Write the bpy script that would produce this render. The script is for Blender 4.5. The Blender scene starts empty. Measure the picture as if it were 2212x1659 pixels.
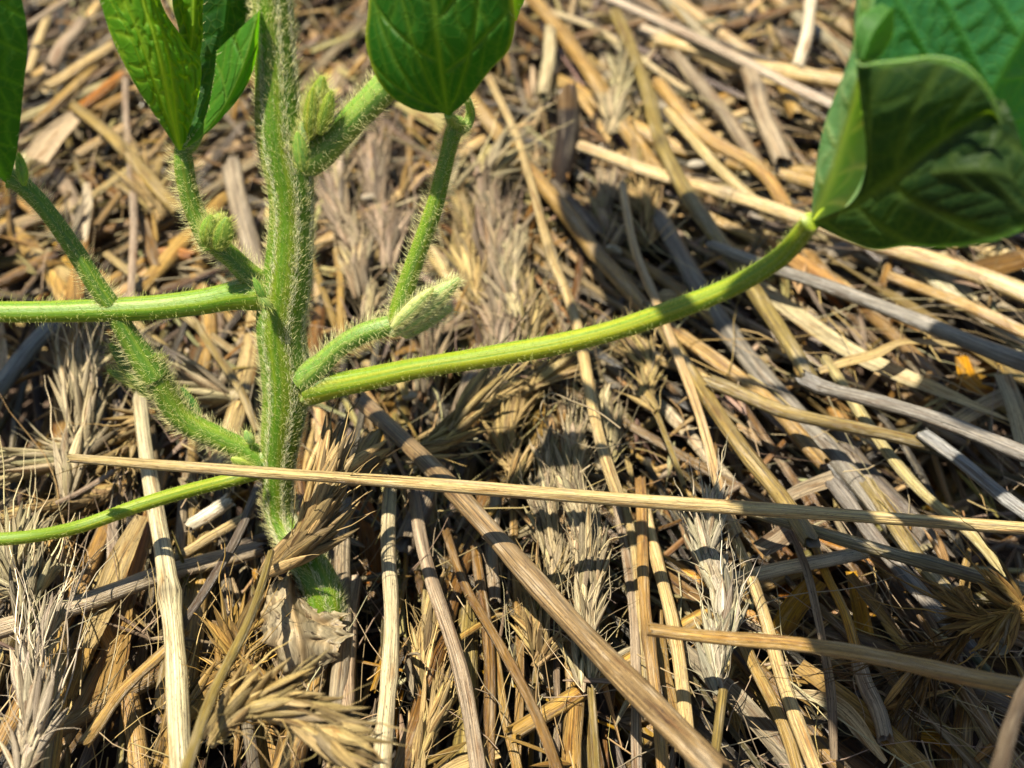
import bpy, math, random
import numpy as np
from mathutils import Vector

random.seed(7); rng = np.random.default_rng(11)
S = 0.01                                   # geometry is worked out in centimetres, written in metres
sc = bpy.context.scene
C = sc.collection

# ------------------------------------------------------------------ camera, sky, sun, exposure
PITCH = math.radians(45.0); CAMH = 12.0
cam_d = bpy.data.cameras.new('camera'); cam = bpy.data.objects.new('camera', cam_d); C.objects.link(cam)
cam_d.lens = 50; cam_d.sensor_width = 36; cam_d.clip_start = 0.005; cam_d.clip_end = 100
cam.location = (0, 0, CAMH*S); cam.rotation_euler = (math.pi/2-PITCH, 0, 0)
cam_d.dof.use_dof = True; cam_d.dof.focus_distance = 13.7*S; cam_d.dof.aperture_fstop = 30
sc.camera = cam
SUN = Vector((-0.27, 0.0, 0.955)).normalized()
w = bpy.data.worlds.new("World"); sc.world = w; w.use_nodes = True
nt = w.node_tree; sky = nt.nodes.new('ShaderNodeTexSky'); sky.sky_type = 'NISHITA'; sky.sun_disc = False
sky.sun_elevation = math.asin(SUN.z); sky.sun_rotation = math.atan2(SUN.x, SUN.y)
bg = nt.nodes['Background']; nt.links.new(sky.outputs[0], bg.inputs[0]); bg.inputs[1].default_value = 0.05
sd = bpy.data.lights.new('sun', 'SUN'); sun = bpy.data.objects.new('sun', sd); C.objects.link(sun)
sd.energy = 5.0; sd.angle = math.radians(0.53); sd.color = (1.0, 0.925, 0.78)
sun.rotation_euler = SUN.to_track_quat('Z', 'Y').to_euler(); sun.location = (0, 0.1, 1)
vs = sc.view_settings; vs.view_transform = 'Standard'; vs.look = 'None'; vs.exposure = 1.42; vs.gamma = 1
sc.cycles.max_bounces = 6; sc.cycles.diffuse_bounces = 1; sc.cycles.transmission_bounces = 4
sc.cycles.transparent_max_bounces = 4; sc.cycles.use_denoising = True

# ------------------------------------------------------------------ picture <-> place helpers (centimetres)
F = 50/36*2212
fwd = np.array([0, math.cos(PITCH), -math.sin(PITCH)]); upv = np.array([0, math.sin(PITCH), math.cos(PITCH)])
rgt = np.array([1., 0, 0]); CAM = np.array([0, 0, CAMH])
def ray(px, py): return fwd + rgt*((px-1106)/F) - upv*((py-829.5)/F)
def PX(px, py, z=0.0):
    r = ray(px, py); return CAM + r*((z-CAM[2])/r[2])
def PD(px, py, d): return CAM + ray(px, py)*d
def depth(p): return float(np.dot(np.asarray(p)-CAM, fwd))
LEAN = math.radians(20)
B0 = PX(690, 1300, -0.2); pn = np.array([0, -math.cos(LEAN), math.sin(LEAN)])
def PS(px, py, off=0.0):                       # on the plane of the leaning seedling, off cm nearer the camera
    r = ray(px, py); b = B0 + pn*off
    return CAM + r*(np.dot(b-CAM, pn)/np.dot(r, pn))

# ------------------------------------------------------------------ mesh builder
def tag(o, label=None, cat=None, group=None, kind=None):
    if label: o['label'] = label
    if cat: o['category'] = cat
    if group: o['group'] = group
    if kind: o['kind'] = kind
    return o
class MB:
    def __init__(s): s.v=[]; s.tc=[]; s.c=[]; s.q=[]; s.t=[]; s.qm=[]; s.tm=[]; s.n=0
    def add(s, v, tc, c, q=None, t=None, m=0):
        v=np.asarray(v,float); k=len(v)
        tc=np.broadcast_to(np.asarray(tc,float),(k,3)); c=np.asarray(c,float)
        c=np.broadcast_to(c,(k,3))
        s.v.append(v); s.tc.append(tc); s.c.append(c)
        if q is not None and len(q): s.q.append(np.asarray(q)+s.n); s.qm.append(np.full(len(q),m))
        if t is not None and len(t): s.t.append(np.asarray(t)+s.n); s.tm.append(np.full(len(t),m))
        s.n+=k
    def build(s, name, mats, parent=None, origin=None):
        v=np.concatenate(s.v)
        if parent is not None: origin=np.zeros(3) if origin is None else origin
        elif origin is None: origin=(v.min(0)+v.max(0))/2
        me=bpy.data.meshes.new(name)
        q=np.concatenate(s.q) if s.q else np.zeros((0,4),int); t=np.concatenate(s.t) if s.t else np.zeros((0,3),int)
        loops=np.concatenate([q.ravel(),t.ravel()]).astype(np.int32)
        nf=len(q)+len(t)
        me.vertices.add(len(v)); me.vertices.foreach_set('co', ((v-origin)*S).ravel().astype(np.float32))
        me.loops.add(len(loops)); me.loops.foreach_set('vertex_index', loops)
        me.polygons.add(nf)
        start=np.concatenate([np.arange(len(q))*4, len(q)*4+np.arange(len(t))*3]).astype(np.int32)
        me.polygons.foreach_set('loop_start', start)
        mi=np.concatenate([np.concatenate(s.qm) if s.qm else np.zeros(0), np.concatenate(s.tm) if s.tm else np.zeros(0)]).astype(np.int32)
        me.polygons.foreach_set('material_index', mi)
        me.polygons.foreach_set('use_smooth', np.ones(nf,bool))
        a=me.attributes.new('tc','FLOAT_VECTOR','POINT'); a.data.foreach_set('vector', np.concatenate(s.tc).ravel().astype(np.float32))
        a=me.attributes.new('col','FLOAT_COLOR','POINT')
        c=np.concatenate(s.c); c=np.concatenate([np.clip(c,0,1),np.ones((len(c),1))],1)
        a.data.foreach_set('color', c.ravel().astype(np.float32))
        me.update(calc_edges=True); me.validate()
        if not isinstance(mats,(list,tuple)): mats=[mats]
        for m in mats: me.materials.append(m)
        o=bpy.data.objects.new(name, me); C.objects.link(o)
        if parent is not None: o.parent=parent
        else: o.location=Vector(origin*S)
        return o

def spline(pts, n):
    P=np.asarray(pts,float)
    if len(P)==2: return P[0]+(P[1]-P[0])*np.linspace(0,1,n)[:,None]
    P=np.vstack([2*P[0]-P[1],P,2*P[-1]-P[-2]])
    seg=len(P)-3
    d=np.linalg.norm(np.diff(P[1:-1],axis=0),axis=1); cum=np.concatenate([[0],np.cumsum(d)])/max(d.sum(),1e-9)
    u=np.linspace(0,1,n); k=np.clip(np.searchsorted(cum,u,side='right')-1,0,seg-1)
    t=(u-cum[k])/np.maximum(cum[k+1]-cum[k],1e-9); t=t[:,None]
    p0,p1,p2,p3=P[k],P[k+1],P[k+2],P[k+3]
    return .5*((2*p1)+(-p0+p2)*t+(2*p0-5*p1+4*p2-p3)*t*t+(-p0+3*p1-3*p2+p3)*t**3)
def unit(a):
    return a/np.maximum(np.linalg.norm(a,axis=-1,keepdims=True),1e-9)
def frames(P, hint=(0,0,1)):
    T=unit(np.gradient(P,axis=0)); h=np.asarray(hint,float)
    if abs(np.dot(T[0],h))>.95: h=np.array([0,1.,.1])
    U=[]; u=h-T[0]*np.dot(h,T[0]); u/=np.linalg.norm(u)
    for t in T:
        u=u-t*np.dot(u,t); u/=max(np.linalg.norm(u),1e-9); U.append(u)
    U=np.array(U); return T,U,np.cross(T,U)
def interp(vals,n):
    vals=np.atleast_1d(np.asarray(vals,float)); return np.interp(np.linspace(0,1,n),np.linspace(0,1,len(vals)),vals)

def tube(mb,P,R,col,ns=12,flat=1.0,rib=(0,0),ends='hollow',m=0,hint=(0,0,1),jag=.6,seed=None,twist=0.):
    n=len(P); R=interp(R,n) if np.ndim(R)==0 or len(np.atleast_1d(R))!=n else np.asarray(R)
    T,U,V=frames(P,hint); seed=rng.random()*50 if seed is None else seed
    th=np.linspace(0,2*np.pi,ns,endpoint=False)
    L=np.concatenate([[0],np.cumsum(np.linalg.norm(np.diff(P,axis=0),axis=1))])
    rr=1+(rib[1]*np.cos(rib[0]*th) if rib[0] else 0*th)
    tt=th[None,:]+twist*L[:,None]
    ring=P[:,None,:]+R[:,None,None]*rr[None,:,None]*(np.cos(tt)[...,None]*V[:,None,:]+flat*np.sin(tt)[...,None]*U[:,None,:])
    if ends=='hollow':
        for e,s_ in ((0,-1),(-1,1)):
            ring[e]+=T[e]*s_*R[e]*jag*(rng.random(ns)[:,None]*2-.6)
    tc=np.stack([np.broadcast_to(L[:,None]+seed,(n,ns)),np.broadcast_to(np.cos(th)[None]*1.0+seed*.37,(n,ns)),np.broadcast_to(np.sin(th)[None]+seed*.61,(n,ns))],-1)
    c=np.asarray(col,float)
    if c.ndim==2: cc=np.repeat(c[:,None,:],ns,1).reshape(-1,3)
    else: cc=c
    i=np.arange(n-1)[:,None]*ns; j=np.arange(ns)[None]; j2=(j+1)%ns
    q=np.stack([i+j,i+j2,i+ns+j2,i+ns+j],-1).reshape(-1,4)
    mb.add(ring.reshape(-1,3),tc.reshape(-1,3),cc,q,m=m)
    for e,sg in ((0,1),(-1,-1)):
        c0=c[e] if c.ndim==2 else c
        b=ring[e]
        if ends=='hollow':
            r1=P[e]+(b-P[e])*.72+T[e]*0; r2=r1+T[e]*sg*R[e]*1.8; cen=(P[e]+T[e]*sg*R[e]*1.9)[None]
            v=np.vstack([b,r1,r2,cen]); k=np.arange(ns); k2=(k+1)%ns
            q=np.vstack([np.stack([k,k2,ns+k2,ns+k],-1),np.stack([ns+k,ns+k2,2*ns+k2,2*ns+k],-1)])
            t=np.stack([2*ns+k,2*ns+k2,np.full(ns,3*ns)],-1)
            cl=np.vstack([np.tile(c0*1.05,(ns,1)),np.tile(c0*1.05,(ns,1)),np.tile(c0*.6,(ns,1)),c0[None]*.5])
            mb.add(v,tc[e][0],cl,q,t,m=m)
        else:
            v=np.vstack([b,(P[e]-T[e]*sg*R[e]*.35)[None]]); k=np.arange(ns)
            mb.add(v,tc[e][0],c0,None,np.stack([k,(k+1)%ns,np.full(ns,ns)],-1),m=m)
    return T,U,V

def hairs(mb,P,R,dens,length,col,m=1,lean=.5,rad=.0014,flat=1.0,ang=None,hint=(0,0,1),bend=.35,clump=None):
    n=len(P); R=interp(R,n) if len(np.atleast_1d(R))!=n else np.asarray(R,float)
    T,U,V=frames(P,hint); seg=np.linalg.norm(np.diff(P,axis=0),axis=1); L=np.concatenate([[0],np.cumsum(seg)])
    length*=.74; N=int(3.2*dens*2*np.pi*R.mean()*L[-1])
    if N<1: return
    s=rng.random(N)*L[-1]
    # more hairs where the radius is larger
    k=np.clip(np.searchsorted(L,s)-1,0,n-2); f=((s-L[k])/np.maximum(seg[k],1e-9))[:,None]
    lerp=lambda A: A[k]*(1-f)+A[k+1]*f
    p=lerp(P); t=unit(lerp(T)); u=unit(lerp(U)); v=np.cross(t,u); r=lerp(R[:,None])
    a=rng.random(N)*2*np.pi if ang is None else ang[0]+rng.normal(0,ang[1],N)
    nrm=np.cos(a)[:,None]*v+np.sin(a)[:,None]*u
    root=p+(np.cos(a)[:,None]*v+flat*np.sin(a)[:,None]*u)*r*.97
    hair_strands(mb,root,nrm,t,length,col,m,lean,rad,bend)
def hair_strands(mb,root,nrm,t,length,col,m=1,lean=.5,rad=.0028,bend=.35):
    N=len(root)
    ln=length*(.3+1.15*rng.random(N)**1.4)[:,None]
    side=np.cross(nrm,t)
    d=unit(nrm*(1+0*lean)+t*(lean+rng.normal(0,.3,N)[:,None])+side*rng.normal(0,.3,N)[:,None])
    b=unit(d+t*bend*np.sign(lean if lean else 1)+side*rng.normal(0,bend,N)[:,None]+nrm*rng.normal(0,.1,N)[:,None])
    p1=root+d*ln*.5; p2=p1+b*ln*.5
    e1=unit(np.cross(d,t+1e-3)); e2=np.cross(d,e1)
    vs_=[]
    for th in (0,2.094,4.189): vs_.append(root+(e1*math.cos(th)+e2*math.sin(th))*rad)
    for th in (0,2.094,4.189): vs_.append(p1+(e1*math.cos(th)+e2*math.sin(th))*rad*.72)
    vs_.append(p2)
    vv=np.stack(vs_,1).reshape(-1,3)
    base=np.arange(N)[:,None]*7
    q=(base[:,:,None]+np.array([[0,1,4,3],[1,2,5,4],[2,0,3,5]])[None]).reshape(-1,4)
    tt=(base[:,:,None]+np.array([[3,4,6],[4,5,6],[5,3,6]])[None]).reshape(-1,3)
    c=np.asarray(col)*(0.75+.5*rng.random((N,1))); c=np.repeat(c,7,0)
    mb.add(vv,(0,0,0),c,q,tt,m=m)

def blade(mb,P,W,col,hint=(0,0,1),cup=.25,nt=7,roll=0.,m=0,frill=.06,rib=True):
    n=len(P); W=interp(W,n) if len(np.atleast_1d(W))!=n else np.asarray(W)
    T,U,V=frames(P,hint); roll=interp(roll,n) if np.ndim(roll) else np.full(n,float(roll))
    U,V=(U*np.cos(roll)[:,None]+V*np.sin(roll)[:,None]),(V*np.cos(roll)[:,None]-U*np.sin(roll)[:,None])
    L=np.concatenate([[0],np.cumsum(np.linalg.norm(np.diff(P,axis=0),axis=1))]); t=np.linspace(-1,1,nt); seed=rng.random()*60
    fr=frill*np.sin(L[:,None]*3+seed+t[None]*2)*(np.abs(t)[None]**2)
    v=P[:,None]+V[:,None]*(t[None,:,None]*W[:,None,None])+U[:,None]*((cup*(t[None]**2)+fr)*W[:,None])[...,None]
    tc=np.stack([np.broadcast_to(L[:,None]+seed,(n,nt)),t[None]*(W[:,None]*9)+seed*.37,np.full((n,nt),seed*.61)],-1)
    c=np.asarray(col,float)
    i=np.arange(n-1)[:,None]*nt; j=np.arange(nt-1)[None]
    q=np.stack([i+j,i+j+1,i+nt+j+1,i+nt+j],-1).reshape(-1,4)
    mb.add(v.reshape(-1,3),tc.reshape(-1,3),c,q,m=m)

# ------------------------------------------------------------------ materials
def newmat(name):
    m=bpy.data.materials.new(name); m.use_nodes=True; nt=m.node_tree; nt.nodes.clear(); return m,nt
class N:
    def __init__(s,nt): s.nt=nt
    def n(s,t,**k):
        x=s.nt.nodes.new(t)
        for a,b in k.items():
            if a.startswith('i_'): x.inputs[a[2:].replace('_',' ')].default_value=b
            else: setattr(x,a,b)
        return x
    def l(s,a,b): s.nt.links.new(a,b)
    def math(s,op,a,b=None):
        x=s.n('ShaderNodeMath',operation=op)
        for i,v in enumerate((a,b)):
            if v is None: continue
            if isinstance(v,(int,float)): x.inputs[i].default_value=v
            else: s.l(v,x.inputs[i])
        return x.outputs[0]
    def scalevec(s,vec,v):
        x=s.n('ShaderNodeVectorMath',operation='MULTIPLY'); s.l(vec,x.inputs[0]); x.inputs[1].default_value=v; return x.outputs[0]
    def noise(s,vec,scale,detail=3,rough=.55):
        x=s.n('ShaderNodeTexNoise'); s.l(vec,x.inputs['Vector']); x.inputs['Scale'].default_value=scale
        x.inputs['Detail'].default_value=detail; x.inputs['Roughness'].default_value=rough; return x.outputs[0]
    def maprange(s,v,a,b,c,d):
        x=s.n('ShaderNodeMapRange'); s.l(v,x.inputs[0])
        for i,k in enumerate((a,b,c,d)): x.inputs[i+1].default_value=k
        return x.outputs[0]
    def mix(s,f,a,b,mode='MIX'):
        x=s.n('ShaderNodeMix',data_type='RGBA',blend_type=mode)
        for sock,v in ((x.inputs[0],f),(x.inputs[6],a),(x.inputs[7],b)):
            if isinstance(v,(int,float)): sock.default_value=v
            elif isinstance(v,tuple): sock.default_value=(*v,1)
            else: s.l(v,sock)
        return x.outputs[2]

def straw_mat(name,grey=.5,transl=0.0,spec=.6,rough=.36,fibre=1.0):
    m,nt=newmat(name); g=N(nt)
    tc=g.n('ShaderNodeAttribute',attribute_name='tc').outputs['Vector']
    col=g.n('ShaderNodeAttribute',attribute_name='col').outputs['Color']
    f1=g.noise(g.scalevec(tc,(.55,5.5,5.5)),1.0,4,.65)
    f2=g.noise(g.scalevec(tc,(1.8,12,12)),1.0,3,.7)
    bl=g.noise(g.scalevec(tc,(1.5,1.1,1.1)),1.0,4,.65)
    sp=g.noise(g.scalevec(tc,(14,9,9)),1.0,3,.7)
    br=g.maprange(f1,.34,.66,1-.62*fibre,1+.6*fibre)
    br2=g.maprange(f2,.38,.62,1-.38*fibre,1+.3*fibre)
    v=g.math('MULTIPLY',br,br2)
    c1=g.mix(1.0,col,v,'MULTIPLY')
    # weather: bleached and grey areas
    c2=g.mix(g.maprange(bl,.53,.66,0,.8*grey),c1,g.mix(1.0,v,(.36,.295,.205),'MULTIPLY'))
    c3=g.mix(g.maprange(bl,.47,.33,0,.85),c2,g.mix(1.0,c2,(.50,.34,.20),'MULTIPLY'))
    c3=g.mix(g.maprange(f2,.40,.34,0,.6),c3,g.mix(1.0,c3,(.35,.22,.16),'MULTIPLY'))
    c4=g.mix(g.maprange(sp,.585,.66,0,.85),c3,(.035,.022,.014))
    p=g.n('ShaderNodeBsdfPrincipled'); g.l(c4,p.inputs['Base Color'])
    p.inputs['Roughness'].default_value=rough; p.inputs['Specular IOR Level'].default_value=spec
    b=g.n('ShaderNodeBump'); b.inputs['Strength'].default_value=.9; b.inputs['Distance'].default_value=.00022
    g.l(g.math('ADD',f1,g.math('MULTIPLY',f2,.5)),b.inputs['Height']); g.l(b.outputs[0],p.inputs['Normal'])
    out=g.n('ShaderNodeOutputMaterial')
    if transl>0:
        t=g.n('ShaderNodeBsdfTranslucent'); g.l(g.mix(1.0,c4,(1.1,.85,.5),'MULTIPLY'),t.inputs[0])
        mx=g.n('ShaderNodeMixShader'); mx.inputs[0].default_value=transl
        g.l(p.outputs[0],mx.inputs[1]); g.l(t.outputs[0],mx.inputs[2]); g.l(mx.outputs[0],out.inputs[0])
    else: g.l(p.outputs[0],out.inputs[0])
    return m
STRAW=straw_mat('dry_straw'); BLADE=straw_mat('dry_blade',.35,.3,.35,.5,.8); CHAFF=straw_mat('dry_chaff',.5,.22,.3,.6,.9)

def stem_mat():
    m,nt=newmat('green_stem'); g=N(nt)
    tc=g.n('ShaderNodeAttribute',attribute_name='tc').outputs['Vector']
    col=g.n('ShaderNodeAttribute',attribute_name='col').outputs['Color']
    f1=g.noise(g.scalevec(tc,(.35,2.6,2.6)),1.0,3,.55)
    sp=g.noise(g.scalevec(tc,(9,5,5)),1.0,2,.5)
    fine=g.noise(g.scalevec(tc,(30,22,22)),1.0,2,.5)
    c1=g.mix(g.maprange(f1,.40,.58,.0,.9),col,g.mix(1.0,col,(.42,.74,.5),'MULTIPLY'))
    c1=g.mix(g.maprange(f1,.60,.75,0,.5),c1,(.25,.30,.10))
    c1=g.mix(g.maprange(fine,.5,.7,0,.25),c1,(.28,.35,.11))
    c2=g.mix(g.maprange(sp,.72,.78,0,.75),c1,(.16,.07,.02))
    p=g.n('ShaderNodeBsdfPrincipled'); g.l(c2,p.inputs['Base Color'])
    p.inputs['Roughness'].default_value=.45; p.inputs['Specular IOR Level'].default_value=.35
    p.inputs['Subsurface Weight'].default_value=.55; p.inputs['Subsurface Radius'].default_value=(.8,1.0,.2); p.inputs['Subsurface Scale'].default_value=.0022
    b=g.n('ShaderNodeBump'); b.inputs['Strength'].default_value=.5; b.inputs['Distance'].default_value=.00012
    g.l(g.math('ADD',f1,g.math('MULTIPLY',fine,.4)),b.inputs['Height']); g.l(b.outputs[0],p.inputs['Normal'])
    g.l(p.outputs[0],g.n('ShaderNodeOutputMaterial').inputs[0]); return m
STEM=stem_mat()
def hair_mat():
    m,nt=newmat('plant_hair'); g=N(nt)
    col=g.n('ShaderNodeAttribute',attribute_name='col').outputs['Color']
    p=g.n('ShaderNodeBsdfPrincipled'); g.l(col,p.inputs['Base Color']); p.inputs['Roughness'].default_value=.3
    t=g.n('ShaderNodeBsdfTranslucent'); g.l(col,t.inputs[0])
    mx=g.n('ShaderNodeMixShader'); mx.inputs[0].default_value=.5
    g.l(p.outputs[0],mx.inputs[1]); g.l(t.outputs[0],mx.inputs[2]); g.l(mx.outputs[0],g.n('ShaderNodeOutputMaterial').inputs[0]); return m
HAIR=hair_mat()
def leaf_mat():
    m,nt=newmat('green_leaf'); g=N(nt)
    tc=g.n('ShaderNodeAttribute',attribute_name='tc').outputs['Vector']
    col=g.n('ShaderNodeAttribute',attribute_name='col').outputs['Color']
    f=g.noise(tc,2.2,3,.6); vo=g.n('ShaderNodeTexVoronoi',feature='DISTANCE_TO_EDGE'); vo.inputs['Scale'].default_value=9; g.l(tc,vo.inputs['Vector'])
    net=g.maprange(vo.outputs[0],0,.09,1,0)
    c=g.mix(g.maprange(f,.35,.65,0,.4),col,g.mix(1.0,col,(.6,.72,.8),'MULTIPLY'))
    c=g.mix(g.math('MULTIPLY',net,.10),c,(.14,.23,.03))
    p=g.n('ShaderNodeBsdfPrincipled'); g.l(c,p.inputs['Base Color']); p.inputs['Roughness'].default_value=.55; p.inputs['Specular IOR Level'].default_value=.28
    b=g.n('ShaderNodeBump'); b.inputs['Strength'].default_value=.5; b.inputs['Distance'].default_value=.00015
    g.l(g.math('SUBTRACT',f,g.math('MULTIPLY',net,.35)),b.inputs['Height']); g.l(b.outputs[0],p.inputs['Normal'])
    t=g.n('ShaderNodeBsdfTranslucent'); g.l(g.mix(1.0,c,(3.0,2.7,.4),'MULTIPLY'),t.inputs[0])
    mx=g.n('ShaderNodeMixShader'); mx.inputs[0].default_value=.5
    g.l(p.outputs[0],mx.inputs[1]); g.l(t.outputs[0],mx.inputs[2]); g.l(mx.outputs[0],g.n('ShaderNodeOutputMaterial').inputs[0]); return m
LEAF=leaf_mat()
def soil_mat():
    m,nt=newmat('dark_soil'); g=N(nt)
    tc=g.n('ShaderNodeTexCoord').outputs['Object']
    n1=g.noise(tc,150,5,.65); n2=g.noise(tc,18,3,.6)
    c=g.mix(n1,(.018,.011,.007),(.075,.042,.024)); c=g.mix(g.maprange(n2,.4,.6,0,.5),c,(.09,.055,.03))
    p=g.n('ShaderNodeBsdfPrincipled'); g.l(c,p.inputs['Base Color']); p.inputs['Roughness'].default_value=.9
    b=g.n('ShaderNodeBump'); b.inputs['Distance'].default_value=.002; g.l(n1,b.inputs['Height']); g.l(b.outputs[0],p.inputs['Normal'])
    g.l(p.outputs[0],g.n('ShaderNodeOutputMaterial').inputs[0]); return m
SOIL=soil_mat()

COL=dict(cream=(.60,.46,.25),pale=(.64,.54,.36),white=(.72,.63,.47),tan=(.42,.28,.12),brown=(.20,.115,.042),gold=(.55,.32,.08),
         orange=(.40,.18,.045),grey=(.31,.25,.175),lilac=(.44,.35,.25),dark=(.13,.10,.07),char=(.045,.03,.02),olive=(.27,.205,.085),blue=(.23,.225,.21),
         slate=(.24,.215,.175),umber=(.25,.175,.095),yellow=(.50,.42,.22),green=(.26,.22,.12))
COL={k:tuple(.6*x for x in v) for k,v in COL.items()}

# ------------------------------------------------------------------ soil ground
def ground():
    mb=MB(); n=90
    xs=np.concatenate([[-2500,-600,-120],np.linspace(-30,30,n),[120,600,2500]]); ys=np.concatenate([[-2500,-600,-60],np.linspace(-12,48,n),[160,700,2500]])
    X,Y=np.meshgrid(xs,ys); Z=-2.1+.25*np.sin(X*1.3+2*np.sin(Y*.7))*np.cos(Y*1.1)+rng.normal(0,.05,X.shape)
    Z=np.where((abs(X)>29)|(abs(Y-18)>29),-2.1,Z)
    v=np.stack([X,Y,Z],-1).reshape(-1,3); k=len(xs); i=np.arange(len(ys)-1)[:,None]*k; j=np.arange(k-1)[None]
    q=np.stack([i+j,i+j+1,i+k+j+1,i+k+j],-1).reshape(-1,4); mb.add(v,(0,0,0),(.05,.03,.02),q)
    tag(mb.build('ground',SOIL,origin=np.zeros(3)),'dark crumbly soil showing through gaps in the straw','soil',kind='structure')
ground()

# ------------------------------------------------------------------ straw pieces
GA='dry straw stalks lying over the mulch'; GB='flat dry leaf blades lying in the mulch'; GE='dry grain ears lying in the mulch'
def jitcol(c,a=.12):
    c=np.array(COL[c] if isinstance(c,str) else c); lu=c@np.array([.3,.6,.1]); c=np.maximum(lu+(c-lu)*1.3,.004); return c*(1+rng.normal(0,a))*(1+rng.normal(0,a*.35,3))
def make_straw(mb,P3,W,col,node=None,ns=14,flat=None,wob=.013,ends='hollow',seed=None):
    Ltot=np.linalg.norm(np.diff(P3,axis=0),axis=1).sum(); n=max(8,int(Ltot*5))
    P=spline(P3,n)
    s=np.linspace(0,1,n); ph=rng.random(3)*6
    wv=wob*Ltot**.5*np.sin(s*7+ph[0]); P=P+np.stack([wv,wv*.6,.4*wob*Ltot**.5*np.sin(s*9+ph[1])],1)
    R=interp(W,n); R=R*(1+.05*np.sin(s*23+ph[2])+rng.normal(0,.012,n))
    if node:
        for u in np.atleast_1d(node):
            if u>0: R=R*(1+.28*np.exp(-((s-u)*Ltot/.09)**2))
    c=np.tile(np.asarray(col),(n,1)); 
    if node:
        for u in np.atleast_1d(node):
            if u>0: c=c*(1-.55*np.exp(-((s-u)*Ltot/.10)**2))[:,None]
    e=np.minimum(s,1-s)*Ltot; c=c*(1-.25*np.exp(-(e/.12)**2))[:,None]
    tube(mb,P,R,c,ns=ns,flat=flat or random.uniform(.72,1),rib=(0,0),ends=ends,seed=seed)

def pxpath(pts,z):
    pts=np.asarray(pts,float); d=np.concatenate([[0],np.cumsum(np.linalg.norm(np.diff(pts,axis=0),axis=1))]); d/=d[-1]
    z=np.interp(d,np.linspace(0,1,len(np.atleast_1d(z))),np.atleast_1d(z))
    return np.array([PX(p[0],p[1],zz) for p,zz in zip(pts,z)])
def wcm(P,w):
    w=interp(w,len(P)); return np.array([ww*depth(p)/F/2 for ww,p in zip(w,P)])

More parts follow.
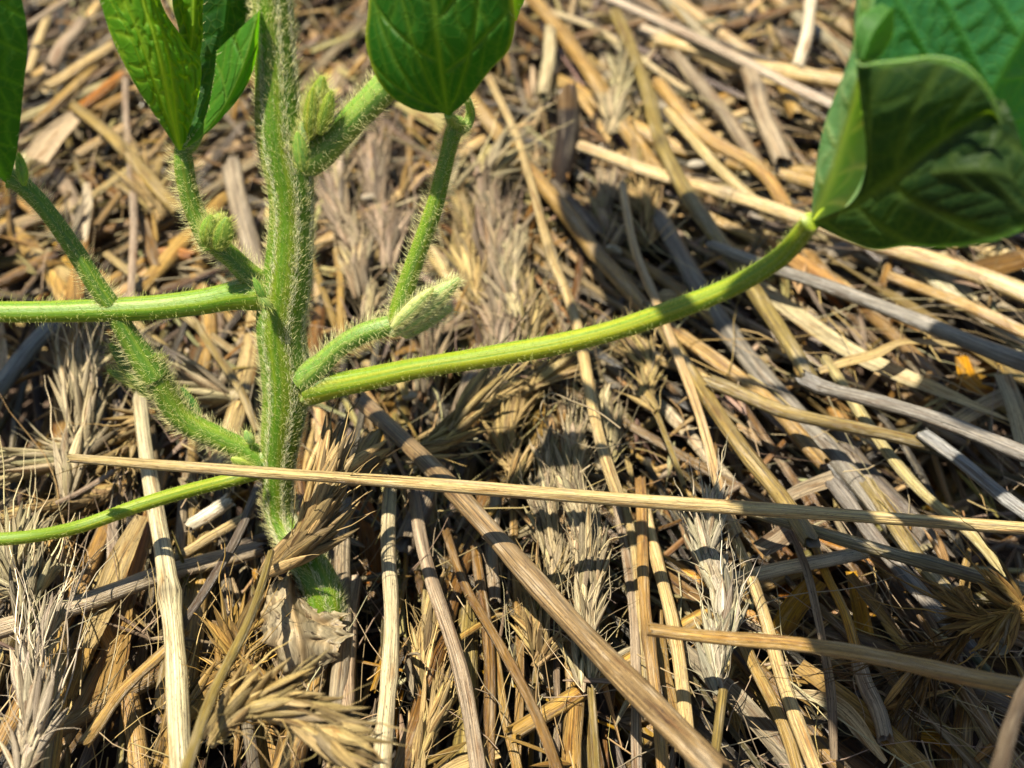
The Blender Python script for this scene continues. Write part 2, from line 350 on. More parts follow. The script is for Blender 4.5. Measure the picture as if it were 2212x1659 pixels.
# (label, pixel path, height(s) cm, width(s) px, colour, nodes)
STR=[
('long pale straw with reddish streaks crossing in front of the green stem',[(155,986),(400,1010),(640,1032),(1100,1063),(1700,1097),(2290,1152)],(2.1,1.9,1.7,1.5,1.3),(22,27,31,33,31,27),'cream',0),
('thick brown straw running diagonally from the plant base to the bottom edge',[(775,865),(1000,1085),(1250,1350),(1540,1670)],(.85,.95,1.1,1.6),(38,46,54,70),'umber',0),
('blurred grey tan straw with a square cut end, lying over the lower ears',[(1415,1358),(1700,1392),(1950,1432),(2200,1478)],(1.5,1.6,1.8),(30,34,38,44),'tan',0),
('bluish grey straw standing up across the lower picture corner',[(2235,1440),(2190,1560),(2130,1740)],(2.4,3.0),(30,40),'dark',0),
('bright flattened cream straw with one node, upright beside the cut brown straw',[(305,860),(325,1000),(348,1180),(372,1400),(400,1680)],(.55,.6,.8),(30,34,42,48,52),'pale',.58),
('long greyish straw passing beneath the bright flattened cream straw',[(-30,1368),(180,1302),(380,1232),(560,1185)],(.45,.3,.15),(44,42,40),'lilac',0),
('thin black grey straw leaning beside the lower main stem',[(562,1048),(500,1180),(440,1285),(396,1345)],(.7,.5),(20,22,20),'dark',0),
('thin tan straw slanting down from the bright flattened cream straw',[(396,1362),(330,1430),(260,1500),(180,1605)],(.4,.4),(24,26,30),'tan',0),
('narrow blurred brown straw rising out of the lower edge by the bent ear',[(585,1195),(530,1350),(470,1490),(385,1700)],(1.1,1.9),(16,22,28),'olive',0),
('thin whitish grey straw upright behind the folded young leaf',[(272,170),(280,300),(284,480),(287,655)],(.35,.3),(13,17,18),'lilac',.45),
('brown straw slanting behind the folded young leaf',[(158,225),(230,290),(300,355),(385,455)],(.45,.3),(24,30,34),'olive',0),
('short grey straw with an open broken top beside the main stem',[(498,362),(520,440),(545,560),(560,640)],(.5,.3),(44,44,42),'grey',0),
('dark bluish straw slanting at the picture edge under the horizontal leaf stalk',[(-30,870),(60,760),(135,680)],(.2,.2),(44,42,38),'blue',0),
('grey brown straw standing in the lower corner beside a pale fuzzy ear',[(136,1355),(125,1450),(112,1640),(108,1700)],(.3,.5),(34,38,42),'tan',0),
('brown straw piece dropping behind the long greyish straw',[(147,1130),(140,1230),(131,1330)],(0,.0),(34,34,34),'brown',0),
('dark grey straw upright beside the dead leaf at the stem base',[(752,1080),(745,1180),(738,1340),(725,1560)],(.2,.1),(32,36,38),'grey',.7),
('pale bleached straw with a curved dark node, upright in the lower middle',[(846,1060),(842,1200),(842,1290),(838,1450),(828,1690)],(.45,.5,.6),(30,32,36,44),'pale',.22),
('tan grey straw leaning down through the lower middle beside the bleached one',[(890,1060),(915,1170),(940,1260),(985,1430),(1040,1700)],(.4,.45),(26,30,33,36),'lilac',0),
('slim brown straw running down beneath the thick brown straw',[(1030,1180),(1042,1270),(1052,1400),(1062,1680)],(.2,.2),(22,24,26),'brown',.3),
('slim brown straw crossing low and slanting to the bottom edge',[(960,1150),(1003,1255),(1068,1365),(1140,1515),(1212,1690)],(.35,.45),(18,20,23,25),'brown',.25),
('slim golden brown straw hidden partly under the crossing slim straw',[(1055,1370),(1075,1450),(1104,1600),(1118,1690)],(.1,.1),(20,22,24),'tan',0),
('short grey straw upright just under the long pale straw',[(1070,1060),(1064,1160),(1066,1300)],(.15,.1),(28,28,26),'grey',0),
('narrow grey brown straw upright under the thick brown straw',[(1112,1060),(1118,1300),(1119,1690)],(.05,.05),(18,18,20),'tan',0),
('very thin grey straw upright below the thick brown straw',[(1212,1300),(1205,1450),(1198,1660)],(0,0),(14,15,15),'grey',0),
('wide golden brown straw stub at the bottom below the big ear',[(1236,1400),(1240,1520),(1236,1700)],(0,.1),(40,42,44),'tan',0),
('thin tan straw left of the pair of close straws beneath the long pale one',[(1334,1060),(1352,1200),(1364,1330),(1376,1500),(1382,1680)],(.25,.25),(20,22,23),'lilac',0),
('thin cream straw squeezed between tan straws in the lower middle',[(1350,1060),(1368,1200),(1383,1330),(1392,1470)],(.35,.2),(18,20,20),'cream',0),
('golden brown straw with a dark node, upright in the lower middle',[(1378,1040),(1392,1220),(1404,1380),(1416,1530),(1430,1690)],(.5,.5),(24,26,28),'tan',.55),
('bright tan straw leaning down beside the golden brown one',[(1392,1060),(1422,1220),(1452,1370),(1476,1500),(1505,1680)],(.4,.4),(26,30,32),'cream',0),
('short brown straw low beneath the blurred grey tan straw',[(1425,1380),(1445,1480),(1470,1620)],(.1,.1),(24,26,26),'tan',0),
('long tan brown straw with a broken hollow end beneath the long pale straw',[(1400,660),(1460,760),(1530,862),(1618,980),(1690,1073),(1748,1172)],(.5,.65,.85),(28,32,36,40),'olive',0),
('thin golden straw running down from the hollow broken end',[(1755,1165),(1785,1235),(1812,1300),(1848,1395)],(.45,.3),(18,20,24),'gold',0),
('cream straw cut clean at one end, lying level in the lower gap',[(1570,1256),(1632,1243),(1715,1222),(1862,1196)],(.45,.5),(34,33,32),'pale',0),
('tan streaked straw leaning past the white spread ear to the bottom edge',[(1572,1130),(1605,1215),(1650,1330),(1700,1480),(1770,1700)],(.5,.55),(20,26,30,34),'cream',0),
('brown tan straw under the blurred straw, touching the streaked one',[(1610,1395),(1660,1495),(1715,1640),(1735,1700)],(.3,.4),(26,28,30),'tan',0),
('greenish grey straw sloping down below the long pale straw to the picture edge',[(1590,1100),(1776,1150),(1956,1202),(2260,1292)],(.75,.8),(24,28,30,34),'green',.62),
('grey white weathered straw slanting below the long pale one',[(1800,1050),(1884,1155),(1992,1282),(2100,1410)],(.35,.3),(34,36,38),'slate',0),
('brown straw slanting down to the orange broken end',[(1872,1050),(1974,1190),(2070,1300),(2160,1400)],(.25,.3),(34,38,42),'olive',0),
('pale yellow green straw slanting across the lower corner tangle',[(1780,780),(1870,905),(1994,1064),(2100,1165),(2180,1262)],(.45,.45),(24,26,22),'yellow',0),
('short grey straw stub standing under the blurred straw',[(1853,1430),(1885,1510),(1912,1590)],(.2,.2),(34,36,36),'lilac',0),
('dark grey polished straw with a bright sunlit end, passing behind the long leaf stalk',[(1540,528),(1646,571),(1776,616),(1956,684),(2240,790)],(.75,.85,1.0),(26,31,36,44),'slate',0),
('dark grey straw ending in a fuzzy node, highlight near the joint',[(1738,816),(1770,831),(1884,862),(2040,915),(2260,996)],(.9,.95),(34,33,36,42),'slate',.04),
('long olive grey straw running from the top down to the fuzzy node',[(1325,30),(1395,185),(1430,300),(1490,420),(1571,545),(1650,668),(1748,822)],(.5,.55,.75),(26,30,33,36,36),'olive',(.42,.62)),
('fuzzy olive straw curving level between slanting straws',[(1530,826),(1620,858),(1700,888),(1830,922),(2000,960)],(.75,.8),(32,30,30,26),'olive',0),
('dark grey blunt straw starting at the end of the fuzzy olive one',[(1996,938),(2090,1010),(2260,1140)],(.9,.9),(34,33,36),'blue',0),
('pale thin straw crossing under the long leaf stalk and the long pale straw',[(1348,400),(1376,540),(1418,655),(1455,760),(1512,910),(1560,1060),(1600,1150)],(.8,.7,.6),(18,20,22,25),'cream',.35),
('wide grey straw in leaf shade, slanting under the leaf stalk',[(1420,470),(1517,622),(1632,792),(1776,960),(1930,1140)],(.15,.2),(40,44,44,44),'slate',.4),
('tan grey straw slanting beside the wide shaded straw',[(1445,705),(1560,792),(1680,885),(1780,1000)],(.25,.3),(32,35,35),'tan',0),
('long bright tan straw running from the middle to the picture edge beneath the curled leaf',[(1235,310),(1416,376),(1560,415),(1722,466),(1884,522),(2100,592),(2280,668)],(.45,.35,.4),(30,34,36,44,50),'cream',(.35,.55)),
('slim tan straw below the long bright tan straw at the picture edge',[(1925,596),(2064,653),(2280,745)],(.3,.3),(24,28,30),'tan',0),
('dark shaded straw slanting behind the dark grey fuzzy joint straw',[(1660,880),(1758,965),(1884,1092),(1990,1210)],(.1,.1),(42,44,44),'blue',0),
('dark blue grey straw low behind the pale yellow green straw',[(1790,922),(1920,1072),(2040,1210)],(.05,.05),(44,46,46),'dark',0),
('thin grey straw turning cream, crossing under the leaf stalk toward the long pale straw',[(1058,165),(1125,300),(1183,545),(1212,625),(1243,715),(1272,840),(1300,948),(1345,1075)],(.5,.7),(16,18,22,26,28),'cream',.5),
('long tan straw slanting across the middle behind the furry bud',[(1020,205),(1104,326),(1212,452),(1284,542),(1340,600),(1420,690)],(.3,.35),(32,36,38,36),'tan',.72),
('tan straw slanting down behind the broad upright leaf',[(1140,-20),(1205,62),(1266,152),(1338,254),(1430,375)],(.3,.3),(30,33,35,36),'tan',.3),
('short pale straw standing near the broad upright leaf',[(1192,65),(1184,135),(1175,205)],(.35,.25),(27,29,28),'pale',0),
('long thin tan straw sloping down to the curled leaf',[(1280,-20),(1416,43),(1596,128),(1805,228)],(.6,.5),(20,23,26,24),'lilac',0),
('thick bright tan straw broken off behind the curled leaf',[(1416,88),(1520,108),(1600,140),(1700,160),(1820,178)],(.35,.35),(30,34,38,38),'cream',0),
('grey straw slanting below the thick bright tan straw',[(1455,110),(1520,190),(1578,268),(1640,356)],(.25,.25),(28,32,33),'grey',0),
('wide pale lilac grey straw with a dark shadow band near the curled leaf',[(1612,140),(1646,236),(1668,290),(1688,352)],(.45,.4),(38,42,44),'lilac',.3),
('tan straw slanting to a torn tip near the curled leaf',[(1416,178),(1524,290),(1632,362),(1697,448)],(.4,.35),(32,34,32),'tan',0),
('thin tan straw parallel below the torn tipped straw',[(1440,240),(1560,368),(1630,440)],(.35,.25),(24,26,26),'cream',0),
('whitish straw nearly upright at the top edge near the curled leaf',[(1758,-20),(1742,70),(1726,145)],(.6,.45),(24,27,28),'white',0),
('short dark tan straw low beside the curled leaf',[(1688,168),(1705,210),(1724,252)],(.2,.2),(32,34,34),'tan',0),
('short tan straw stub beneath the curled leaf base',[(1672,370),(1765,400)],(.25,.25),(30,30),'tan',0),
('thin brown straw upright between stem and loose ears',[(728,540),(736,640),(742,730)],(.1,.1),(16,17,17),'tan',0),
('slender grey straw curving behind the small lateral shoot',[(776,560),(790,640),(806,700)],(.2,.2),(13,14,14),'lilac',0),
('thin lilac straw at the top edge beside the corner leaf',[(48,60),(90,35),(160,-10)],(.7,.7),(14,15,15),'lilac',0),
('cream straw slanting near the corner leaf',[(58,160),(78,105),(104,38)],(.3,.3),(19,21,20),'cream',0),
('wide pale straw slanting between corner leaf and folded leaf',[(108,145),(138,98),(175,48)],(.35,.35),(30,32,30),'lilac',0),
('long cream straw slanting behind the folded young leaf tip',[(96,190),(165,150),(240,100)],(.3,.3),(24,26,26),'cream',0),
('orange brown straw slanting beneath the long cream one',[(160,245),(210,205),(268,162)],(.15,.15),(22,25,25),'orange',0),
('grey tan straw slanting low near the corner leaf stalk',[(80,265),(140,205),(205,145)],(.2,.2),(20,22,22),'tan',0),
('short tan straw lying level behind the olive brown one',[(170,335),(225,300),(280,272)],(.2,.2),(22,23,23),'cream',0),
('short blunt orange tan straw lying level behind the small hairy knob',[(315,555),(360,548),(420,555)],(0,0),(26,28,28),'orange',0),
('cream straw with sunlit end beneath the leaf stalks',[(420,548),(436,620),(450,690),(440,800)],(-.1,-.1),(32,34,34),'tan',0),
('thin tan straw slanting behind the forked lower branch',[(425,700),(480,780),(560,930)],(.3,.3),(16,18,18),'olive',0),
('thin pale straw lying level at the left picture edge under the ears',[(-20,1190),(60,1120),(160,1070),(240,1020)],(.5,.5),(10,12,14),'lilac',0),
('broken white chip of straw shining beside the lower leaf stalk',[(410,1135),(450,1112),(492,1082)],(.25,.35),(32,36,34),'white',0),
('thin bright straw beneath the white chip',[(372,1210),(440,1170),(540,1110)],(.2,.2),(22,24,24),'cream',0),
('dark straw lying under the bottom bent ear',[(440,1215),(520,1180),(600,1150)],(0,0),(22,24,24),'dark',0),
('grey straw at the lower edge under the spread ear stalk',[(1620,1530),(1680,1600),(1760,1690)],(.1,.1),(34,36,38),'grey',0),
('dark upright straw deep in the corner beneath the blurred straw',[(1960,1470),(1955,1560),(1950,1680)],(-.2,-.1),(52,54,56),'brown',0),
('second dark upright straw at the corner beside the bluish one',[(2090,1500),(2080,1600),(2076,1690)],(-.2,-.1),(44,46,46),'brown',0),
]
# short parallel chips piled beside the curled leaf
for k in range(6):
    y0=176+k*24+random.uniform(-5,5); x0=1500+random.uniform(-12,30)
    STR.append((['short gold straw chip topmost in the small parallel pile near the curled leaf','short tan chip second from the top of the small parallel pile','short chip third from the top of the small parallel pile','short chip fourth from the top of the small parallel pile','short chip fifth from the top of the small parallel pile','lowest chip of the small parallel pile near the curled leaf'][k],
      [(x0,y0+30),(x0+random.uniform(70,110),y0)],(-.15,-.1),(18,20),random.choice(['cream','tan','gold']),0))
for lab,pts,z,w,c,nd in STR:
    mb=MB(); P3=pxpath(pts,z); make_straw(mb,P3,wcm(P3,w),jitcol(c,.05),node=nd,ns=16)
    tag(mb.build('straw',STRAW),lab,'straw',GA)

BLD=[
('wide cream blade slanting beneath the lower cotyledon stalk',[(308,1115),(262,1210),(225,1310),(190,1400)],(.25,.2),(30,56,60,40),'cream',0),
('dark streaked blade tip beside the bright flattened cream straw',[(255,1285),(205,1370),(150,1510)],(.0,.0),(40,56,34),'tan',.2),
('light brown blade pointing up beside the bright flattened cream straw',[(284,1305),(262,1400),(222,1530)],(.1,.05),(6,44,56),'tan',0),
('golden tan blade slanting up in the lower gap',[(1675,1385),(1712,1318),(1768,1252)],(.0,.1),(50,52,44),'gold',.2),
('grey white streaked blade slanting to the bottom beneath the spread ear',[(1455,1385),(1530,1455),(1600,1520),(1715,1660)],(.15,.15),(30,46,50,40),'grey',0),
('long golden brown blade slanting across the lower corner',[(1725,1440),(1848,1530),(1992,1662),(2020,1700)],(.1,.15),(36,48,48),'tan',.1),
('pale curled blade twisted over the golden brown blade',[(1718,1500),(1770,1508),(1830,1540),(1915,1645)],(.4,.4),(20,34,40,14),'pale',(0,.7,1.2)),
('narrow grey blade with shadow bands hanging from the hollow straw end',[(1708,1150),(1740,1225),(1762,1310),(1780,1400),(1795,1500),(1800,1640)],(.6,.5),(16,18,17,22,18),'grey',(0,.5,-.3)),
('small brown blade angled under the greenish grey straw',[(1835,1240),(1880,1300),(1940,1372)],(.15,.1),(20,28,20),'tan',0),
('golden blade standing in the dark lower gap',[(1838,1235),(1858,1320),(1880,1430)],(-.1,-.1),(22,36,40),'gold',.1),
('long cream blade slanting between dark straws to a pointed tip',[(1640,620),(1776,722),(1884,784),(2040,850),(2190,912)],(.3,.3,.35),(34,46,46,34,6),'pale',.1),
('curled cream blade arching over the long cream blade',[(1770,802),(1830,782),(1890,768),(1956,742),(2086,748)],(.45,.7,.5),(14,30,38,34,10),'cream',(.3,-.5,.2)),
('cream blade hanging at the picture edge below the dark grey straws',[(2165,810),(2196,890),(2225,1010)],(.4,.4),(40,48,40),'pale',0),
('bleached blade lying against the edge blade',[(2045,925),(2110,885),(2180,850)],(.2,.2),(36,42,40),'pale',0),
('square pale brown blade chip above the long pale straw',[(1690,1082),(1740,1058),(1805,1036)],(.3,.3),(30,38,44),'lilac',0),
('wide pale chip resting beneath the long pale straw near the hollow end',[(1640,1190),(1690,1160),(1735,1115)],(.25,.25),(44,50,30),'lilac',0),
('large cream husk blade slanting in the upper corner by the corner leaf stalk',[(78,345),(110,300),(150,262),(178,242)],(.25,.3),(52,56,48,30),'pale',.2),
('pale shrivelled blade upright between leaf stalks',[(188,395),(190,450),(186,520)],(.3,.2),(16,28,14),'white',(0,.8)),
('orange brown folded blade behind the wide golden stub',[(775,1080),(800,1150),(812,1260)],(-.2,-.3),(40,60,50),'orange',0),
('golden blade deep in the gap beneath the cut cream straw',[(1690,1290),(1700,1240),(1725,1200)],(-.3,-.3),(30,30,20),'orange',0),
('orange lit blade near the bottom edge by the awn tangle',[(1990,1590),(2040,1600),(2110,1650)],(-.2,-.1),(30,50,30),'gold',0),
('tan blade lying level beneath the golden stub straw',[(930,1690),(1000,1650),(1080,1630)],(.2,.2),(24,34,20),'cream',0),
('pale torn blade slanting at the top near the straw chips',[(1380,60),(1440,90),(1475,140)],(.2,.2),(28,36,28),'white',0),
('brown curved blade under the white spread ear',[(1430,1230),(1500,1290),(1570,1350)],(-.05,-.05),(34,50,44),'brown',.2),
('tan blade slanting behind the long leaf stalk',[(1000,560),(1080,640),(1150,700)],(-.1,-.1),(26,36,26),'tan',0),
('bright tan blade pointing up below the curled leaf',[(2030,545),(2060,600),(2100,650)],(.1,.1),(30,44,30),'pale',0),
('gold blade curving below the curled cream blade',[(2075,770),(2100,830),(2160,860)],(.0,.1),(24,40,24),'gold',.3),
('brown blade lying level beneath the curled leaf at the edge',[(2040,620),(2120,590),(2230,560)],(.0,.1),(40,60,50),'brown',0),
]
for lab,pts,z,w,c,rl in BLD:
    mb=MB(); P3=pxpath(pts,z); n=max(14,int(len(pts)*7)); P=spline(P3,n); blade(mb,P,wcm(P,w),jitcol(c,.05),roll=rl,cup=random.uniform(.1,.35)); 
    tag(mb.build('dry_blade',BLADE),lab,'dry leaf blade',GB)

# ------------------------------------------------------------------ grain ears
def spindle(mb,p,d,nr,L,w,th,col,m=0,ns=6,nr_=6,bow=.15):
    """a pointed husk: p base, d direction, nr outward normal"""
    u=np.linspace(0,1,nr_); side=np.cross(d,nr); side/=max(np.linalg.norm(side),1e-9)
    prof=np.sin(np.pi*np.clip(u*.93+.05,0,1))**.8*(1-.35*u); prof[-1]=.03
    cen=p[None]+d[None]*(u*L)[:,None]+nr[None]*(bow*L*u*u)[:,None]
    t=np.linspace(0,2*np.pi,ns,endpoint=False)
    v=cen[:,None]+(np.cos(t)[None,:,None]*side*w+np.sin(t)[None,:,None]*nr*th)*prof[:,None,None]
    seed=rng.random()*40
    tc=np.stack([np.broadcast_to(u[:,None]*L+seed,(nr_,ns)),np.broadcast_to(np.cos(t)[None]*.6+seed,(nr_,ns)),np.broadcast_to(np.sin(t)[None]*.6,(nr_,ns))],-1)
    i=np.arange(nr_-1)[:,None]*ns; j=np.arange(ns)[None]; j2=(j+1)%ns
    mb.add(v.reshape(-1,3),tc.reshape(-1,3),col,np.stack([i+j,i+j2,i+ns+j2,i+ns+j],-1).reshape(-1,4),m=m)
    return cen[-1]
def thread(mb,P,r,col,m=0):
    n=len(P); T,U,V=frames(P); R=np.linspace(1,.25,n)*r; t=np.array([0,2.094,4.189])
    v=P[:,None]+R[:,None,None]*(np.cos(t)[None,:,None]*V[:,None]+np.sin(t)[None,:,None]*U[:,None])
    i=np.arange(n-1)[:,None]*3; j=np.arange(3)[None]; j2=(j+1)%3
    mb.add(v.reshape(-1,3),(rng.random()*9,0,0),col,np.stack([i+j,i+j2,i+3+j2,i+3+j],-1).reshape(-1,4),m=m)
def awn(mb,p,d,L,col,r=.012,curl=.35,n=7):
    u=np.linspace(0,1,n)[:,None]; a=unit(rng.normal(0,1,3)); a[2]*=.4
    P=p+d*u*L+a*curl*L*u*u*.5+unit(rng.normal(0,1,3))*.03*L*np.sin(u*9)
    thread(mb,P,r,col)
def ear(label,P3,w,col,name='grain_ear',flow=1,awnL=1.6,aw=.5,stalk=None,shag=.35,dens=1.0,hul=1.0,drop=.18):
    aw*=.6; awnL*=.7; shag*=.48
    mb=MB(); be=MB(); Ltot=np.linalg.norm(np.diff(P3,axis=0),axis=1).sum(); n=max(12,int(Ltot/.115*dens)); P=spline(P3,n); P=P+.05*np.sin(np.linspace(0,9,n)[:,None]+rng.random(3)*6)
    T,U,V=frames(P); W=interp(w,n)*(1+.18*np.sin(np.linspace(0,14,n)+rng.random()*6)); base=jitcol(col,.04)
    for i in range(n):
        s=i/(n-1); taper=.55+.45*math.sin(math.pi*min(1,.15+s*.8))
        for k in range(9):
            if rng.random()<drop: continue
            a=(i%2)*.45+k*.898+rng.normal(0,.25)
            o=math.cos(a)*V[i]+math.sin(a)*U[i]*.6
            d=unit(T[i]*flow+o*shag*(.35+.8*rng.random()))
            L=(.40+.24*rng.random())*hul*(.7+.3*taper); 
            c=base*(.4+1.0*rng.random())*np.array([1,1+rng.normal(0,.03),1+rng.normal(0,.06)])
            tip=spindle(mb,P[i]+o*W[i]*.62*taper,unit(d+rng.normal(0,.10,3)),unit(o),L,(.042+.028*rng.random())*hul,.032*hul,c,bow=rng.normal(-.06,.13))
            if rng.random()<aw: awn(be,tip,unit(d+rng.normal(0,.12,3)),awnL*(.3+.9*rng.random()),c*1.1,r=.010)
            elif rng.random()<.6: awn(be,P[i]+o*W[i]*.5,unit(d+o*.5+rng.normal(0,.3,3)),.25+.35*rng.random(),c*1.1,r=.007,curl=1.0)
    root=mb.build(name,CHAFF)
    be.build('beard',CHAFF,parent=root,origin=np.array(root.location)/S)
    tag(root,label,'grain ear',GE)
    if stalk is not None:
        m2=MB(); Q=spline(pxpath(*stalk[:2]),14); m2c=jitcol('olive',.05); tube(m2,Q-np.array(root.location)/S,wcm(Q,stalk[2]),m2c,ns=10)
        st=m2.build('stalk',STRAW,parent=root)
    return root
EARS=[
('shaggy grey brown ear slanting across the lower main stem',[(572,1250),(625,1170),(692,1080),(765,995)],(.75,1.1,1.4,.9),46,'cream',1,.8,.35,None,.3,1.0,1.5),
('tan ear with long curved awns beside the thick brown straw',[(870,990),(925,955),(985,915),(1050,860)],(.45,.5),44,'cream',1,2.2,.6,None,.22,.9,1.3),
('compact cream ear upright below the long pale straw',[(1196,1285),(1186,1180),(1176,1080),(1172,990)],(.35,.45),54,'pale',1,.9,.25,([(1192,1270),(1165,1400),(1155,1480)],(.3,.1),14),.3,1.3,.9),
('largest cream ear, upright and shaggy, in the lower middle',[(1278,1500),(1270,1380),(1262,1250),(1252,1100),(1240,950)],(.3,.5,.5),64,'pale',1,.9,.3,([(1277,1490),(1284,1580),(1290,1700)],(.3,.3),18),.3,1.35,.9),
('small cream ear half under the thick brown straw',[(1150,1440),(1156,1370),(1164,1290)],(.2,.2),36,'cream',1,.6,.3,None,.3,1.2,.8),
('bleached white ear with spread wiry awns beneath the long pale straw',[(1562,1500),(1556,1400),(1548,1290),(1538,1190),(1530,1120)],(.75,.8,.8),56,'white',1,1.0,.45,([(1562,1492),(1552,1570),(1538,1690)],(.75,.9),21),.36,1.2,.95),
('slim tan ear upside down on a thin stalk below the long leaf stalk',[(1416,890),(1404,840),(1385,785),(1365,735)],(.5,.5),36,'cream',1,.8,.35,([(1416,888),(1446,963),(1478,1050)],(.5,.4),13),.28,1.2,.85),
('pale ear pointing up at the left picture edge',[(62,1345),(50,1270),(34,1190)],(.6,.7),44,'pale',1,1.2,.5,None,.35,1.0,1.1),
('bleached ear with long straight awns in the lower left corner',[(58,1690),(58,1600),(62,1500),(68,1400)],(.8,.9,.9),52,'white',1,1.8,.6,None,.32,1.2,1.1),
('thick bent tan ear curving over at the bottom edge',[(452,1590),(540,1545),(640,1540),(720,1590),(770,1700)],(1.1,1.5,1.7,1.5),84,'cream',1,.6,.15,None,.25,1.7,1.25),
('rough brown ear upright in the lower middle near the bleached straw',[(898,1690),(918,1560),(926,1450),(920,1350)],(.1,.15),52,'cream',1,.8,.35,None,.42,1.2,1.0),
('shaded grey ear upright under the middle of the mulch',[(1085,860),(1082,760),(1076,650),(1068,560)],(.1,.2),56,'lilac',1,1.4,.5,None,.32,1.0,1.2),
('grey ear above the shaded ear, half in leaf shadow',[(1062,590),(1058,510),(1052,420)],(.3,.3),48,'lilac',1,1.2,.4,None,.3,1.1,1.1),
('pale ear leaning beside the main stem, feathery',[(788,650),(768,560),(742,470),(712,370)],(.2,.3),44,'lilac',1,1.3,.4,None,.3,1.0,1.25),
('pale ear between main stem and thin hairy leaf stalk',[(845,590),(832,500),(818,420),(800,340)],(.15,.25),44,'lilac',1,1.2,.4,None,.3,1.0,1.25),
('short light ear fanning out behind the thin hairy leaf stalk',[(965,425),(1015,392),(1080,352)],(.3,.35),34,'pale',1,1.0,.5,None,.25,1.0,1.2),
('grey white ear standing in the middle distance',[(1312,560),(1308,480),(1302,400)],(.1,.2),40,'lilac',1,1.0,.3,None,.3,1.1,1.1),
('slim weathered ear beside the grey white one',[(1396,520),(1386,450),(1376,380)],(.1,.2),38,'cream',1,1.0,.3,None,.3,1.1,1.1),
('cream ear lying level beside the forked lower branch',[(540,858),(470,845),(395,812)],(.2,.2),44,'pale',1,.9,.3,None,.3,1.1,1.2),
('cream ear fan below the level cream ear',[(330,905),(300,945),(262,1000)],(.25,.25),40,'cream',1,1.0,.4,None,.35,1.1,1.1),
('upright loose ear left of the bright flattened straw',[(150,1080),(160,990),(172,900),(180,820)],(.4,.55),52,'pale',1,2.0,.6,None,.4,1.0,1.3),
('ear spreading level to the left picture edge with long awns',[(220,985),(150,985),(80,1000),(0,1012)],(.3,.3),44,'pale',1,2.0,.6,None,.35,1.0,1.3),
('second level ear beneath, running to the left picture edge',[(260,1060),(180,1075),(100,1115),(20,1165)],(.25,.25),44,'cream',1,1.6,.5,None,.35,1.0,1.3),
('tangled dark ear in the deep shade of the bottom edge',[(330,1640),(400,1560),(470,1470),(520,1390)],(.1,.3),50,'tan',1,1.2,.4,None,.45,1.1,1.1),
('blurred ear at the picture edge under the greenish straw',[(2260,1330),(2200,1318),(2120,1332)],(1.0,.9),40,'tan',1,1.2,.5,None,.18,1.0,.9),
('awn rich ear falling from the blurred edge ear',[(2120,1335),(2050,1385),(1990,1460)],(.7,.4),26,'brown',1,1.6,.6,None,.15,1.0,.75),
('flattened ear lying beside the dead leaf, grey husks',[(640,1540),(560,1500),(500,1420)],(.2,.3),44,'tan',1,1.0,.4,None,.4,1.1,1.0),
('dry ear at the top edge behind the curled leaf',[(2260,420),(2215,400),(2185,370)],(.8,.9),40,'cream',1,.8,.3,None,.35,1.0,1.2),
('matted pale ear under the long pale straw beside the largest ear',[(1110,1060),(1104,980),(1096,890)],(.25,.3),40,'cream',1,.8,.3,None,.3,1.1,1.0),
('matted ear beneath the furry side bud',[(915,850),(925,780),(955,715)],(.1,.2),42,'lilac',1,.8,.3,None,.3,1.1,1.1),
('tan ear in the middle distance left of the curled fibre',[(1140,800),(1150,720),(1146,640)],(.1,.15),40,'cream',1,.8,.3,None,.3,1.1,1.0),
('small matted ear by the thin whitish grey straw',[(335,470),(320,420),(318,370)],(.2,.2),34,'cream',1,.6,.3,None,.3,1.1,1.0),
('long matted ear rising behind the tip of the furry side bud',[(1112,700),(1104,600),(1098,500)],(.3,.35),44,'pale',1,.9,.3,None,.3,1.1,1.1),
('matted grey ear behind the thin hairy leaf stalk',[(1020,650),(1010,560),(1002,470)],(.2,.25),42,'cream',1,.9,.3,None,.3,1.1,1.1),
('crushed ear between the main stem and the side shoot',[(800,700),(785,620),(775,560)],(.2,.2),36,'pale',1,.8,.3,None,.3,1.1,1.0),
('crushed pale ear under the middle of the long leaf stalk',[(1100,900),(1150,840),(1215,770)],(.25,.3),40,'cream',1,.8,.3,None,.3,1.1,1.1),
('narrow ear standing just above the long pale straw in the middle',[(1320,1040),(1312,970),(1300,890)],(.25,.3),34,'pale',1,.7,.3,None,.3,1.1,.9),
('pale ear at the top middle among blurred straws',[(1310,290),(1322,240),(1335,180)],(.3,.35),34,'pale',1,.8,.3,None,.3,1.0,1.1),
]
for lab,pts,z,w,c,fl,al,aw,st,sh,dn,hl in EARS:
    P3=pxpath(pts,z); ww=w*depth(P3.mean(0))/F/2
    ear(lab,P3,ww,c,flow=fl,awnL=al,aw=aw,stalk=st,shag=sh,dens=dn,hul=hl)

